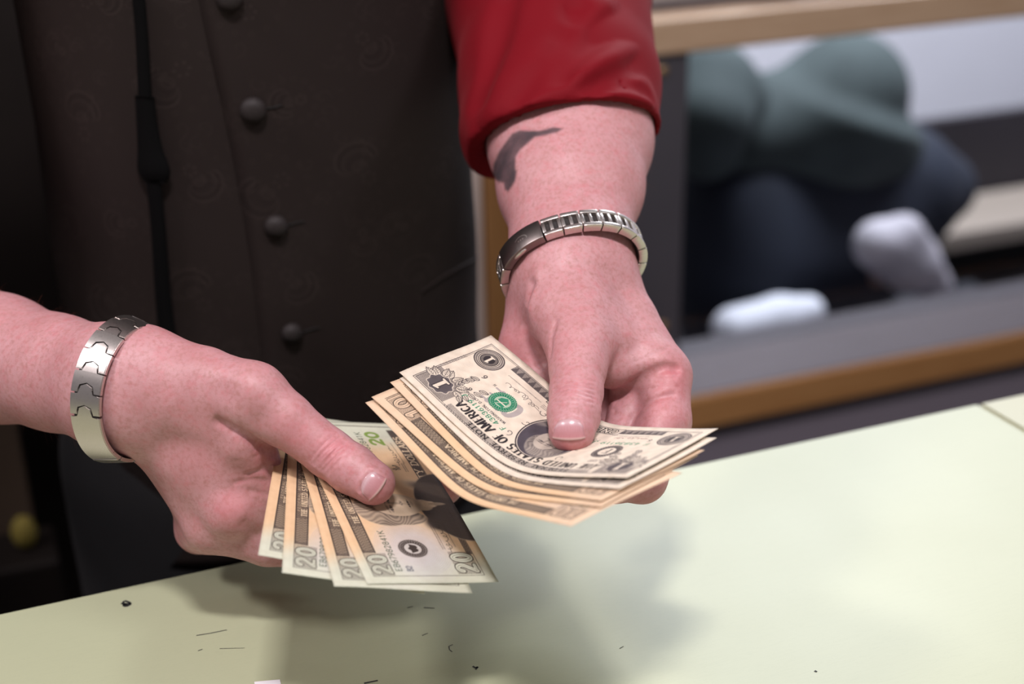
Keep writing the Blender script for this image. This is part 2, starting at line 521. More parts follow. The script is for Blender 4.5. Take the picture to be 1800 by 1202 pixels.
# ------------------------------------------------------------------ printed paper: a small engraver (strokes on a pixel canvas)
def arc(cx, cy, rx, ry, a0, a1, n=12):
    a = np.radians(np.linspace(a0, a1, n))
    return np.stack([cx + rx * np.cos(a), cy + ry * np.sin(a)], 1).tolist()
GL = {
 'A': (.8, [[(.05, 0), (.4, 1)], [(.4, 1), (.75, 0)], [(.18, .35), (.62, .35)]]),
 'B': (.7, [[(.12, 0), (.12, 1)], [(.12, 1)] + arc(.35, .76, .27, .24, 90, -90) + [(.12, .52)], [(.12, .52)] + arc(.37, .26, .3, .26, 90, -90) + [(.12, 0)]]),
 'C': (.75, [arc(.4, .5, .33, .5, 50, 310, 18)]),
 'D': (.78, [[(.12, 0), (.12, 1)], [(.12, 1)] + arc(.34, .5, .36, .5, 90, -90, 16) + [(.12, 0)]]),
 'E': (.66, [[(.12, 0), (.12, 1)], [(.12, 1), (.58, 1)], [(.12, .52), (.48, .52)], [(.12, 0), (.6, 0)]]),
 'F': (.62, [[(.12, 0), (.12, 1)], [(.12, 1), (.57, 1)], [(.12, .52), (.46, .52)]]),
 'G': (.8, [arc(.4, .5, .33, .5, 50, 340, 18), [(.72, .4), (.72, .08)], [(.5, .4), (.74, .4)]]),
 'H': (.8, [[(.12, 0), (.12, 1)], [(.68, 0), (.68, 1)], [(.12, .5), (.68, .5)]]),
 'I': (.3, [[(.15, 0), (.15, 1)]]),
 'J': (.55, [[(.42, 1), (.42, .25)] + arc(.24, .22, .18, .22, 0, -170, 8)]),
 'K': (.75, [[(.12, 0), (.12, 1)], [(.12, .4), (.65, 1)], [(.3, .58), (.7, 0)]]),
 'L': (.62, [[(.12, 0), (.12, 1)], [(.12, 0), (.58, 0)]]),
 'M': (.95, [[(.12, 0), (.12, 1)], [(.12, 1), (.47, .1)], [(.47, .1), (.82, 1)], [(.82, 1), (.82, 0)]]),
 'N': (.82, [[(.12, 0), (.12, 1)], [(.12, 1), (.7, 0)], [(.7, 0), (.7, 1)]]),
 'O': (.82, [arc(.41, .5, .34, .5, 0, 360, 24)]),
 'P': (.66, [[(.12, 0), (.12, 1)], [(.12, 1)] + arc(.33, .74, .28, .26, 90, -90) + [(.12, .48)]]),
 'R': (.74, [[(.12, 0), (.12, 1)], [(.12, 1)] + arc(.33, .76, .28, .24, 90, -90) + [(.12, .52)], [(.36, .52), (.7, 0)]]),
 'S': (.64, [arc(.32, .75, .24, .25, 40, 250, 12) + arc(.32, .26, .26, .26, 80, -150, 12)]),
 'T': (.72, [[(.36, 0), (.36, 1)], [(.04, 1), (.68, 1)]]),
 'U': (.78, [[(.12, 1), (.12, .3)] + arc(.39, .28, .27, .28, 180, 360, 10) + [(.66, 1)]]),
 'V': (.78, [[(.04, 1), (.39, 0)], [(.39, 0), (.74, 1)]]),
 'W': (1.05, [[(.04, 1), (.3, 0)], [(.3, 0), (.52, .9)], [(.52, .9), (.76, 0)], [(.76, 0), (1.0, 1)]]),
 'Y': (.76, [[(.38, 0), (.38, .45)], [(.05, 1), (.38, .45)], [(.71, 1), (.38, .45)]]),
 '0': (.66, [arc(.33, .5, .24, .5, 0, 360, 20)]), '1': (.5, [[(.26, 0), (.26, 1)], [(.26, 1), (.1, .8)]]),
 '2': (.64, [arc(.32, .73, .24, .27, 170, -30, 10) + [(.08, 0)], [(.08, 0), (.58, 0)]]),
 '3': (.62, [arc(.3, .75, .22, .25, 160, -90, 10) + arc(.3, .26, .25, .26, 90, -160, 10)]),
 '4': (.66, [[(.46, 0), (.46, 1)], [(.46, 1), (.06, .3)], [(.06, .3), (.62, .3)]]),
 '6': (.64, [[(.5, 1)] + arc(.34, .32, .26, .5, 120, 180, 6) + arc(.33, .29, .25, .29, 180, 540, 18)]),
 '7': (.6, [[(.06, 1), (.56, 1)], [(.56, 1), (.2, 0)]]),
 '8': (.64, [arc(.32, .75, .22, .25, 0, 360, 16), arc(.32, .26, .26, .26, 0, 360, 16)]),
 '9': (.64, [arc(.32, .71, .25, .29, 0, 360, 18), [(.57, .71), (.5, .3), (.2, 0)]]),
 '.': (.25, [[(.1, 0), (.13, .06)]]), ',': (.25, [[(.14, .08), (.06, -.14)]]), ' ': (.45, []),
}

class Canvas:
    R = 8.0                                                     # pixels per millimetre
    def __init__(s, w, h, color):
        s.w, s.h = w, h
        s.W, s.H = int(round(w * s.R)), int(round(h * s.R))
        s.a = np.empty((s.H, s.W, 3)); s.a[:] = color
        s.Y, s.X = np.meshgrid((np.arange(s.H) + .5) / s.R, (np.arange(s.W) + .5) / s.R, indexing='ij')
    def win(s, x0, y0, x1, y1):
        i0, i1 = max(0, int(y0 * s.R)), min(s.H, int(y1 * s.R) + 2)
        j0, j1 = max(0, int(x0 * s.R)), min(s.W, int(x1 * s.R) + 2)
        return (slice(i0, i1), slice(j0, j1)) if i1 > i0 and j1 > j0 else None
    def put(s, sl, m, c):
        m = np.clip(m, 0, 1)[..., None]
        s.a[sl] = s.a[sl] * (1 - m) + np.asarray(c) * m
    def stroke(s, pts, width, c, alpha=1.0, w2=None):
        pts = np.asarray(pts, float)
        wmax = max(width, w2 or 0)
        sl = s.win(pts[:, 0].min() - wmax, pts[:, 1].min() - wmax, pts[:, 0].max() + wmax, pts[:, 1].max() + wmax)
        if sl is None: return
        X, Y = s.X[sl], s.Y[sl]
        best = np.full(X.shape, -9.0)
        for (ax, ay), (bx, by) in zip(pts[:-1], pts[1:]):
            dx, dy = bx - ax, by - ay
            L2 = dx * dx + dy * dy + 1e-12
            t = np.clip(((X - ax) * dx + (Y - ay) * dy) / L2, 0, 1)
            d = np.hypot(X - ax - t * dx, Y - ay - t * dy)
            w = width if w2 is None else w2 + (width - w2) * abs(dy) / math.sqrt(L2)
            best = np.maximum(best, w / 2 - d)
        s.put(sl, np.clip(best * s.R + .5, 0, 1) * alpha, c)
    def rect(s, x0, y0, x1, y1, c, alpha=1.0):
        sl = s.win(x0, y0, x1, y1)
        X, Y = s.X[sl], s.Y[sl]
        m = np.clip(np.minimum(np.minimum(X - x0, x1 - X), np.minimum(Y - y0, y1 - Y)) * s.R + .5, 0, 1)
        s.put(sl, m * alpha, c)
    def ellipse(s, cx, cy, rx, ry, c, alpha=1.0, soft=0.0, tilt=0.0):
        r = max(rx, ry)
        sl = s.win(cx - r - soft, cy - r - soft, cx + r + soft, cy + r + soft)
        if sl is None: return
        X, Y = s.X[sl] - cx, s.Y[sl] - cy
        ca, sa = math.cos(tilt), math.sin(tilt)
        X, Y = X * ca + Y * sa, -X * sa + Y * ca
        d = (np.sqrt((X / rx) ** 2 + (Y / ry) ** 2) - 1) * min(rx, ry)
        s.put(sl, np.clip(.5 - d / max(soft, 1 / s.R), 0, 1) * alpha, c)
    def poly(s, pts, c, alpha=1.0):
        pts = np.asarray(pts, float)
        sl = s.win(pts[:, 0].min(), pts[:, 1].min(), pts[:, 0].max(), pts[:, 1].max())
        if sl is None: return
        X, Y = s.X[sl], s.Y[sl]
        ins = np.zeros(X.shape, bool)
        for (ax, ay), (bx, by) in zip(pts, np.roll(pts, -1, 0)):
            if ay == by: continue
            ins ^= ((ay > Y) != (by > Y)) & (X < (bx - ax) * (Y - ay) / (by - ay) + ax)
        s.put(sl, ins * alpha, c)
    def pattern(s, x0, y0, x1, y1, fn, c, alpha=1.0):
        sl = s.win(x0, y0, x1, y1)
        X, Y = s.X[sl], s.Y[sl]
        m = ((X > x0) & (X < x1) & (Y > y0) & (Y < y1)) * fn(X, Y)
        s.put(sl, m * alpha, c)
    def text(s, txt, x, y, h, c, thick=.17, thin=.07, serif=True, wide=1.0, gap=.12, length=None, up=(0, 1), alpha=1.0, path=None):
        """letters from x, y on a level line; length stretches the spacing"""
        tot = sum(GL[k][0] * wide + gap for k in txt) - gap
        if length: wide *= (length / h) / tot; gap *= (length / h) / tot
        cx = 0.0
        for k in txt:
            w, strokes = GL[k]
            def T(p):
                q = np.asarray(p, float) * (wide, 1) + (cx, 0)
                if path is None: return q * h + (x, y)
                a = path[2] - q[:, 0] * h / path[1]              # round a circle: centre path[0], radius path[1], start angle path[2]
                r = path[1] + q[:, 1] * h
                return np.stack([path[0][0] + r * np.cos(a), path[0][1] + r * np.sin(a)], 1)
            for st in strokes:
                s.stroke(T(st), thick * h, c, alpha, thin * h)
                if serif and len(st) == 2 and abs(st[0][0] - st[1][0]) < .4:
                    for e in st:
                        if e[1] in (0, 1): s.stroke(T([(e[0] - .13, e[1]), (e[0] + .13, e[1])]), thin * h, c, alpha)
            cx += w * wide + gap
        return cx * h
    def image(s, name):
        im = bpy.data.images.new(name, s.W, s.H, alpha=False)
        px = np.ones((s.H, s.W, 4), np.float32); px[..., :3] = np.clip(s.a, 0, 1)
        im.pixels.foreach_set(px.ravel()); im.update(); im.pack()
        return im

def lathe_lines(c, cx, cy, r, ink, n, amp, lobes, w=.18, alpha=.9):
    t = np.linspace(0, 2 * math.pi, 120)
    for k in range(n):
        ph = 2 * math.pi * k / n
        rr = r + amp * np.cos(lobes * t + ph)
        c.stroke(np.stack([cx + rr * np.cos(t), cy + rr * np.sin(t)], 1), w, ink, alpha)

def leaf(c, x, y, L, ang, ink, paper):
    ca, sa = math.cos(ang), math.sin(ang)
    t = np.linspace(0, 1, 12)
    up = np.stack([t * L, .26 * L * np.sin(math.pi * t ** .8)], 1)
    pts = np.vstack([up, up[::-1] * (1, -1)])
    R_ = np.array([[ca, sa], [-sa, ca]])
    c.poly(pts @ R_ + (x, y), paper)
    c.stroke(pts @ R_ + (x, y), .3, ink)
    c.stroke(np.array([[0, 0], [L, 0]]) @ R_ + (x, y), .22, ink)
    for u in (.25, .42, .6, .76):
        for sgn in (1, -1):
            c.stroke(np.array([[u * L, 0], [u * L + .14 * L, sgn * .17 * L]]) @ R_ + (x, y), .2, ink, .8)

def scribble(c, x, y, L, h, ink, seed, w=.22):
    """a quick looping signature"""
    rnd = np.random.RandomState(seed)
    t = np.linspace(0, 1, 260)
    env = .35 + .65 * np.abs(np.sin(3.1 * t * rnd.uniform(.8, 1.6) + rnd.uniform(0, 3)))
    k = rnd.uniform(5, 8); ph = rnd.uniform(0, 6)
    px = x + L * t + .055 * L * np.cos(2 * math.pi * k * t + ph) + .03 * L * np.sin(2 * math.pi * k * .45 * t)
    py = y + .5 * h * env * np.sin(2 * math.pi * k * t + ph) * (1 - .5 * t) + .15 * h * np.sin(9 * t)
    c.stroke(np.stack([px, py], 1), w, ink)
    c.stroke([(x - .12 * L, y + .25 * h), (x + .1 * L, y + .1 * h)], w, ink)

def small_lines(c, x, y, L, n, ink, seed, step=1.1, h=.65):
    rnd = np.random.RandomState(seed)
    for k in range(n):
        u = x
        while u < x + L:
            d = rnd.uniform(.25, .55)
            c.stroke([(u, y - k * step), (u + d * .6, y - k * step + h * rnd.uniform(.5, 1))], .16, ink, .75)
            u += d

def engraved_head(c, cx, cy, S, ink, paper, coat=True, flip=1):
    """an engraved bust made of soft tones and fine lines (no particular sitter)"""
    X, Y = (c.X - cx) / S * flip, (c.Y - cy) / S
    tone = np.zeros(X.shape); a = np.zeros(X.shape)
    def blob(x, y, rx, ry, t, soft=.12, tilt=0., add=False):
        nonlocal tone, a
        ca, sa = math.cos(tilt), math.sin(tilt)
        u, v = (X - x) * ca + (Y - y) * sa, -(X - x) * sa + (Y - y) * ca
        m = 1 - sm(1 - soft, 1 + soft, np.sqrt((u / rx) ** 2 + (v / ry) ** 2))
        if add: tone = np.clip(tone + t * m * (a > .2), 0, 1)
        else: tone = tone * (1 - m) + t * m; a = np.maximum(a, m)
    if coat:
        blob(.05, -1.62, 1.6, 1.02, .9, .04)
        blob(-.5, -1.35, .5, .9, .9, .2, .5); blob(.75, -1.4, .3, .9, .78, .4, -.5, False)
        blob(.06, -.74, .26, .26, .10, .15, .2); blob(.1, -.92, .15, .22, .02, .2); blob(.12, -1.15, .07, .22, .3, .3)
    blob(-.1, .38, .78, .8, .62, .06); blob(-.52, -.1, .32, .55, .55, .12); blob(.42, .3, .3, .5, .55, .15)
    blob(-.2, .82, .55, .35, .45, .15, .3)
    blob(.08, -.02, .52, .68, .03, .05)
    blob(-.22, -.15, .22, .55, .22, .8, 0, True); blob(.5, -.1, .16, .5, .15, .8, 0, True)
    blob(-.1, .17, .15, .045, .75, .4); blob(.3, .17, .13, .045, .7, .4)
    blob(-.1, .27, .18, .035, .5, .5, .1); blob(.3, .27, .16, .035, .5, .5, -.1)
    blob(.15, .0, .05, .26, .3, .7, -.1, True); blob(.16, -.16, .11, .045, .5, .5)
    blob(.12, -.36, .19, .03, .75, .4); blob(.12, -.44, .13, .04, .3, .6)
    blob(.1, -.62, .25, .08, .35, .8)
    hair = ((X + .1) ** 2 / .75 + (Y - .38) ** 2 / .75 < 1) | ((X + .52) ** 2 / .1 + (Y + .1) ** 2 / .3 < 1)
    wav = .5 + .5 * np.sin(46 * (X + .22 * np.sin(4.2 * Y + 1) + .1 * np.sin(9 * Y)) + 17 * Y + 3 * np.sin(7 * X))
    tone = np.clip(tone + np.where(hair & (tone > .35), (wav - .5) * .28, 0), 0, 1)
    ln = .5 + .5 * np.sin((X * .8 + Y) * 8.0 * S)
    cov = np.clip(tone * .86 + (ln - .5) * .14 * sm(.08, .4, tone) * (1 - sm(.8, 1, tone)) + .14 * sm(.6, .9, tone), 0, .92)
    cov = cov * a
    sl = (slice(None), slice(None))
    c.put(sl, a * .85, paper)
    c.put(sl, cov, ink)

def ring_seal(c, x, y, r, ink, paper, txt=None, petals=40):
    t = np.linspace(0, 2 * math.pi, petals * 6)
    rr = r * (1 + .045 * np.cos(petals * t))
    c.poly(np.stack([x + rr * np.cos(t), y + rr * np.sin(t)], 1), ink)
    c.ellipse(x, y, r * .90, r * .90, paper); c.ellipse(x, y, r * .87, r * .87, ink)
    for k in range(26):
        a = 2 * math.pi * k / 26
        c.stroke([(x + r * .68 * math.cos(a), y + r * .68 * math.sin(a)), (x + r * .8 * math.cos(a + .05), y + r * .8 * math.sin(a + .05))], .28, paper, .8)
    c.ellipse(x, y, r * .60, r * .60, paper)

def numeral_one(c, x, y, h, col, grow=0.0):
    k = h / 10.0; g = grow
    pts = np.array([(-2.6, 0), (2.6, 0), (2.6, 1.1), (1.25, 1.5), (1.25, 10), (.2, 10), (-2.3, 8.8), (-2.1, 7.7), (-1.05, 8.0), (-1.05, 1.5), (-2.6, 1.1)]) * k + (x, y)
    c.poly(pts, col)
    if g: c.stroke(np.vstack([pts, pts[:1]]), g * 2, col)

def one_note():
    paper = np.array([.925, .880, .810]); ink = np.array([.255, .235, .250]); green = np.array([.10, .50, .36])
    c = Canvas(156, 66, paper)
    rnd = np.random.RandomState(3)
    lat = lambda X, Y: (.5 + .5 * np.sin(7 * X + 2.2 * np.sin(3 * Y))) * (.5 + .5 * np.sin(6 * Y + 2 * np.sin(3 * X)))
    # frame
    for (x0, y0, x1, y1) in ((5.5, 5, 150.5, 61.5),):
        c.stroke([(x0, y0), (x1, y0), (x1, y1), (x0, y1), (x0, y0)], .35, ink)
        c.stroke([(x0 + .9, y0 + .9), (x1 - .9, y0 + .9), (x1 - .9, y1 - .9), (x0 + .9, y1 - .9), (x0 + .9, y0 + .9)], .2, ink)
    # top: FEDERAL RESERVE NOTE band, then the large title
    c.rect(30, 57.2, 126, 60.9, ink, .25)
    c.pattern(30, 57.2, 126, 60.9, lat, ink, .6)
    c.text('FEDERAL RESERVE NOTE', 44, 57.7, 2.7, ink * .6, .26, .13, length=68)
    for k in range(60): c.stroke([(29 + k * 1.65, 61.3), (29.8 + k * 1.65, 60.6)], .3, ink, .8)
    c.text('THE UNITED STATES OF AMERICA', 31, 50.6, 5.0, ink * .7, .24, .07, length=94)
    c.text('THIS NOTE IS LEGAL TENDER', 18, 46.2, 1.1, ink, .16, .1, False, length=24)
    c.text('FOR ALL DEBTS, PUBLIC AND PRIVATE', 18, 44.6, 1.0, ink, .16, .1, False, length=24)
    # bottom band
    c.rect(26, 5.5, 130, 10.6, ink, .82)
    zig = lambda X, Y: (np.abs(((X / 4.2) % 1) - .5) * 2 * 4.2 > (Y - 5.5) * .82) * 1.0
    c.pattern(26, 5.9, 54, 10.2, lambda X, Y: zig(X, Y) * (.5 + .5 * np.sin(12 * X)), paper, .75)
    c.pattern(102, 5.9, 130, 10.2, lambda X, Y: zig(X, Y) * (.5 + .5 * np.sin(12 * X)), paper, .75)
    c.rect(54, 4.8, 102, 12.0, paper); c.stroke([(54, 4.8), (102, 4.8), (102, 12.0), (54, 12.0), (54, 4.8)], .4, ink)
    c.pattern(54.4, 5.2, 101.6, 11.6, lambda X, Y: .5 + .5 * np.sin(8 * Y), ink, .35)
    c.text('ONE DOLLAR', 57, 6.4, 4.2, ink * .7, .42, .3, length=42)
    c.text('ONE DOLLAR', 57, 6.4, 4.2, paper, .22, .12, False, length=42)
    # corners: ornate leafy one above, ringed one below
    for sx in (-1, 1):
        X0 = 78 + sx * 61.5
        c.pattern(min(X0 - 10.5, X0 + 10.5), 43, X0 + 10.5, 60.7, lambda X, Y: .55 + .45 * lat(X, Y), ink, .72)
        for k in range(8):
            a = math.radians(200 + k * 22) if sx > 0 else math.radians(-20 - k * 22)
            leaf(c, X0 - sx * 1.0 + 6.5 * math.cos(a), 51.5 + 6.0 * math.sin(a), 7.6, a + rnd.uniform(-.5, .5), ink, paper * .97)
        for k in range(5):
            leaf(c, X0 - sx * (11 + k * .6), 50 - k * 3.2, 5.4, math.radians(90 + sx * 60 + k * 14 * sx), ink, paper * .97)
            leaf(c, X0 - sx * (3 + k * 1.1), 41.5 - k * 2.6, 5.2, math.radians(90 + sx * (30 - k * 22)), ink, paper * .97)
        t_ = np.linspace(0, 2 * math.pi, 90)
        sc_ = np.stack([X0 + (7.0 + .5 * np.cos(9 * t_)) * np.cos(t_), 52.4 + (6.6 + .5 * np.cos(9 * t_)) * np.sin(t_)], 1)
        c.poly(sc_, np.array([.40, .375, .385])); c.stroke(sc_, .45, paper * .95)
        c.pattern(X0 - 6, 46.5, X0 + 6, 58.5, lambda X, Y: ((X - X0) ** 2 + (Y - 52.4) ** 2 < 34) * (.5 + .5 * np.sin(9 * X)), ink, .5)
        numeral_one(c, X0, 47.8, 9.2, ink, .55); numeral_one(c, X0, 47.8, 9.2, paper)
        X1 = 78 + sx * 63.5; Y1 = 15.2
        c.ellipse(X1, Y1, 8.6, 8.6, paper); c.ellipse(X1, Y1, 8.4, 8.4, ink); c.ellipse(X1, Y1, 7.7, 7.7, paper)
        lathe_lines(c, X1, Y1, 6.9, ink, 4, .5, 24, .16)
        c.ellipse(X1, Y1, 6.0, 6.0, ink); c.ellipse(X1, Y1, 5.5, 5.5, paper); c.ellipse(X1, Y1, 5.1, 5.1, ink * .85)
        lathe_lines(c, X1, Y1, 3.9, paper, 4, .6, 10, .14, .6)
        numeral_one(c, X1, Y1 - 3.2, 6.4, paper)
        c.pattern(min(78 + sx * 71, 78 + sx * 73), 24, max(78 + sx * 71, 78 + sx * 73), 43, lat, ink, .8)
    # portrait
    for r, col in ((0, ink), (.7, paper), (1.1, ink)):
        c.ellipse(78, 33, 16.4 - r, 20.4 - r, col)
    c.pattern(60, 12, 96, 54, lambda X, Y: (((X - 78) / 15.3) ** 2 + ((Y - 33) / 19.3) ** 2 < 1) * (.5 + .5 * np.sin(9 * Y)), np.array([.42, .40, .46]), .8)
    sub = c.a.copy()
    engraved_head(c, 77, 35.5, 13.0, ink, paper)
    out = ((c.X - 78) / 15.3) ** 2 + ((c.Y - 33) / 19.3) ** 2 > 1
    c.a[out] = sub[out]
    for sx in (-1, 1):
        for k in range(3):
            t = np.linspace(0, 5, 40); r = 2.6 - t * .48
            c.stroke(np.stack([78 + sx * (17.5 + r * np.cos(t + k)), 20 + k * 13 + r * np.sin(t + k)], 1), .35, ink)
    c.rect(69, 12.3, 87, 14.6, paper); 
    # right: green seal over grey ONE, serials, signature
    for i, ch in enumerate('ONE'): c.text(ch, 103 + i * 7.2, 27.5, 11, np.array([.70, .67, .66]), .3, .12, length=6.2)
    ring_seal(c, 113.5, 32.5, 7.4, green, paper * .97 + green * .03)
    c.ellipse(113.5, 32.5, 4.4, 4.4, green, .25)
    c.poly([(110.4, 36), (116.6, 36), (116.2, 30.6), (113.5, 28.4), (110.8, 30.6)], green, .8)
    c.stroke([(110.8, 33.6), (116.2, 33.6)], .8, paper); c.stroke([(112, 30.8), (115, 35.6)], .4, paper)
    c.text('WASHINGTON, D.C.', 101, 42.3, 1.6, ink, .2, .1, False, length=22)
    c.text('F 43836119 J', 98, 45.2, 2.8, green, .17, .13, False, length=30)
    c.text('F 43836119 J', 24, 21.4, 2.9, green, .17, .13, False, length=36)
    c.text('6', 128.5, 39.5, 2.8, ink, .17, .12, False); c.text('6', 131.5, 25.5, 3.2, ink, .17, .12, False)
    c.text('H', 124.5, 26.0, 1.6, ink, .17, .12, False); c.text('6', 26.5, 16.6, 2.8, ink, .17, .12, False); c.text('6', 27.5, 40.5, 2.4, ink, .17, .12, False)
    scribble(c, 101, 19.8, 21, 4.2, ink, 8, .22); small_lines(c, 103, 14.6, 24, 1, ink, 4)
    small_lines(c, 96, 17, 5, 3, ink, 6); scribble(c, 32, 15.6, 20, 2.4, np.array([.5, .33, .33]), 11, .25)
    small_lines(c, 32, 12.8, 24, 1, ink, 9)
    ring_seal(c, 41.5, 33.5, 7.8, ink, paper); c.ellipse(41.5, 33.5, 4.6, 4.6, paper); c.text('F', 39.9, 30.9, 5.0, ink, .2, .1)
    # gentle wear
    c.a *= (1 - .03 * np.sin(c.X * .7 + 1.5 * np.sin(c.Y * .3)) * np.sin(c.Y * .5))[..., None]
    return c.image('one_print')

def coloured_note(value):
    ink = np.array([.275, .240, .225])
    c = Canvas(156, 66, (1, 1, 1))
    peach = np.array([.925, .790, .630]); pale = np.array([.850, .865, .790]); lav = np.array([.85, .84, .85])
    if value == '10': peach = np.array([.930, .795, .640]); pale = np.array([.930, .820, .700])
    wl = sm(10, 34, c.X + 3 * np.sin(c.Y * .2)) * (1 - sm(112, 140, c.X))
    c.a[:] = pale * (1 - wl[..., None]) + peach * wl[..., None]
    sl = (slice(None), slice(None))
    paper = np.array([.945, .86, .72])
    # pale lilac ground round the seal on the left
    c.ellipse(27, 34, 20, 17, lav, .75 if value == '20' else .25, 14)
    for k in range(14):
        t = np.linspace(0, 2 * math.pi, 60)
        c.stroke(np.stack([27 + (7 + k * 1.1) * np.cos(t), 35 + (7 + k * .9) * np.sin(t)], 1), .16, np.array([.70, .70, .78]), .5)
    lat = lambda X, Y: (.5 + .5 * np.sin(6 * X + 2.2 * np.sin(2.6 * Y))) * (.5 + .5 * np.sin(5 * Y + 2 * np.sin(2.8 * X)))
    # frame lines
    c.stroke([(5.5, 5.3), (150.5, 5.3), (150.5, 61), (5.5, 61), (5.5, 5.3)], .3, ink)
    for k in range(70): c.stroke([(150.5, 6 + k * .78), (151.4, 6.3 + k * .78)], .25, ink, .7)
    c.stroke([(151.5, 5), (151.5, 61)], .3, ink)
    # top band
    c.rect(24, 54.6, 132, 61.0, ink, .84)
    c.pattern(24, 54.6, 132, 61.0, lat, paper, .40)
    c.rect(24, 54.6, 132, 55.2, ink); c.rect(24, 60.5, 132, 61.0, ink)
    for x0, x1 in ((26, 46), (112, 130)): c.pattern(x0, 55.2, x1, 60.5, lambda X, Y: .5 + .5 * np.sin(3.2 * X + 2.5 * np.sin(1.7 * Y)), paper, .35)
    c.text('THE UNITED STATES OF AMERICA', 48, 55.6, 2.6, paper, .22, .12, length=62, alpha=.9)
    c.text('FEDERAL RESERVE NOTE', 52, 58.8, 1.3, paper, .2, .12, False, length=50, alpha=.7)
    # bottom band
    word = 'TWENTY DOLLARS' if value == '20' else 'TEN DOLLARS'
    c.rect(60, 5.6, 147, 11.2, ink, .95)
    c.pattern(60, 5.6, 147, 11.2, lat, paper, .3)
    c.text(word, 68, 6.6, 3.7, paper, .27, .15, length=70)
    c.rect(22, 5.6, 60, 8.6, ink, .8); c.pattern(22, 5.6, 60, 8.6, lat, paper, .45)
    # corner numerals: light figures in a dark outline
    for (x, y, h, L) in ((7.5, 7.2, 10.5, 16), (7.0, 51.0, 9.0, 16), (133, 51, 9.0, 16)):
        c.pattern(x - 1, y - .8, x + L + .6, y + h + .6, lambda X, Y: .35 + .65 * lat(X, Y), ink, .62)
        c.text(value, x + .6, y + .6, h - 1.2, ink * .8, .40, .28, False, length=L - 1.6, gap=.2)
        c.text(value, x + .6, y + .6, h - 1.2, pale, .29, .18, False, length=L - 1.6, gap=.2)
        c.text(value, x + .6, y + .6, h - 1.2, ink, .07, .04, False, length=L - 1.6, gap=.2, alpha=.35)
    # bust
    engraved_head(c, 63, 32.0, 19.5, ink, np.array([.92, .84, .73]))
    c.rect(50, 5.0, 60, 5.3, ink)
    # seal, serials, signatures
    ring_seal(c, 27, 35, 7.2, ink * 1.05, np.array([.84, .82, .80]))
    c.poly([(23.4, 36.2), (25.4, 36.2), (27, 37.6), (28.6, 36.2), (30.6, 36.2), (29.4, 33), (28, 32.4), (27, 33.2), (26, 32.4), (24.6, 33)], ink)
    sgr = np.array([.30, .36, .29])
    c.text('EB67982841K', 9, 46.0, 2.9, sgr, .17, .13, False, length=33)
    c.text('B2', 9, 40.4, 2.8, np.array([.35, .37, .42]), .2, .15, False)
    c.text('EB67982841K', 103, 28.0, 3.2, sgr, .16, .13, False, length=40)
    gr = np.array([.50, .62, .28])
    if value == '20':
        c.text('20', 127, 18.4, 6.6, gr, .36, .26, False, length=17, gap=.06)
        c.pattern(126, 17.8, 147, 26, lambda X, Y: (np.sin(9 * X) > .8) * 1.0, pale, .35)
        t = np.linspace(0, 2 * math.pi, 80)
        ring_seal(c, 113, 36, 7.4, np.array([.36, .50, .36]), pale)
        c.text('TWENTY', 101, 33, 6.0, np.array([.50, .54, .60]), .2, .1, length=30, alpha=.55)
    else:
        c.text('10', 131, 13.2, 7.0, np.array([.80, .45, .25]), .36, .26, False, length=12.5)
        for (x, y, r) in ((104, 40, 5), (46, 42, 4)): c.ellipse(x, y, r, r * 1.5, np.array([.88, .55, .40]), .5, 2)
    scribble(c, 106, 16.8, 20, 2.6, ink, 21, .24); small_lines(c, 106, 13.8, 24, 1, ink, 5)
    small_lines(c, 97, 15.5, 9, 2, ink, 31); scribble(c, 99, 20, 5, 5, ink, 33, .25)
    scribble(c, 26, 15.2, 20, 3.2, ink, 25, .26); small_lines(c, 26, 19.4, 20, 2, ink, 8); small_lines(c, 28, 12.2, 20, 1, ink, 14)
    return c.image('ten_print' if value == '10' else 'twenty_print')

def note_back():
    paper = np.array([.90, .86, .76]); g = np.array([.30, .40, .28])
    c = Canvas(156, 66, paper)
    lat = lambda X, Y: (.5 + .5 * np.sin(3 * X + 2.2 * np.sin(1.3 * Y))) * (.5 + .5 * np.sin(2.5 * Y + 2 * np.sin(1.4 * X)))
    c.pattern(5, 5, 151, 61, lambda X, Y: .35 + .65 * lat(X, Y), g, .7)
    c.ellipse(78, 33, 36, 16, paper, .8, 4)
    c.pattern(46, 22, 110, 44, lat, g, .6)
    return c.image('back_print')

PAPER_TONE = (.82, .80, .78)
def note_material(name, img):
    t = NT(name).set(Roughness=.62)
    t.b.inputs['Specular IOR Level'].default_value = .25
    uv = t.n('ShaderNodeUVMap')
    tx = t.n('ShaderNodeTexImage', _image=img, _interpolation='Cubic', _extension='EXTEND')
    t.l(uv.outputs[0], tx.inputs['Vector'])
    n = t.noise(t.coord('UV', (156, 66, 1)), .22, 5)
    c = t.mix(t.ramp(n, [(.35, 0.0), (.75, .16)]), tx.outputs['Color'], (.62, .50, .36), 'MULTIPLY')
    t.l(t.mix(1.0, c, PAPER_TONE, 'MULTIPLY'), t.b.inputs['Base Color'])
    n2 = t.noise(t.coord('UV', (156, 66, 1)), .5, 5)
    t.bump(n2, .35, .0006)
    return t.m

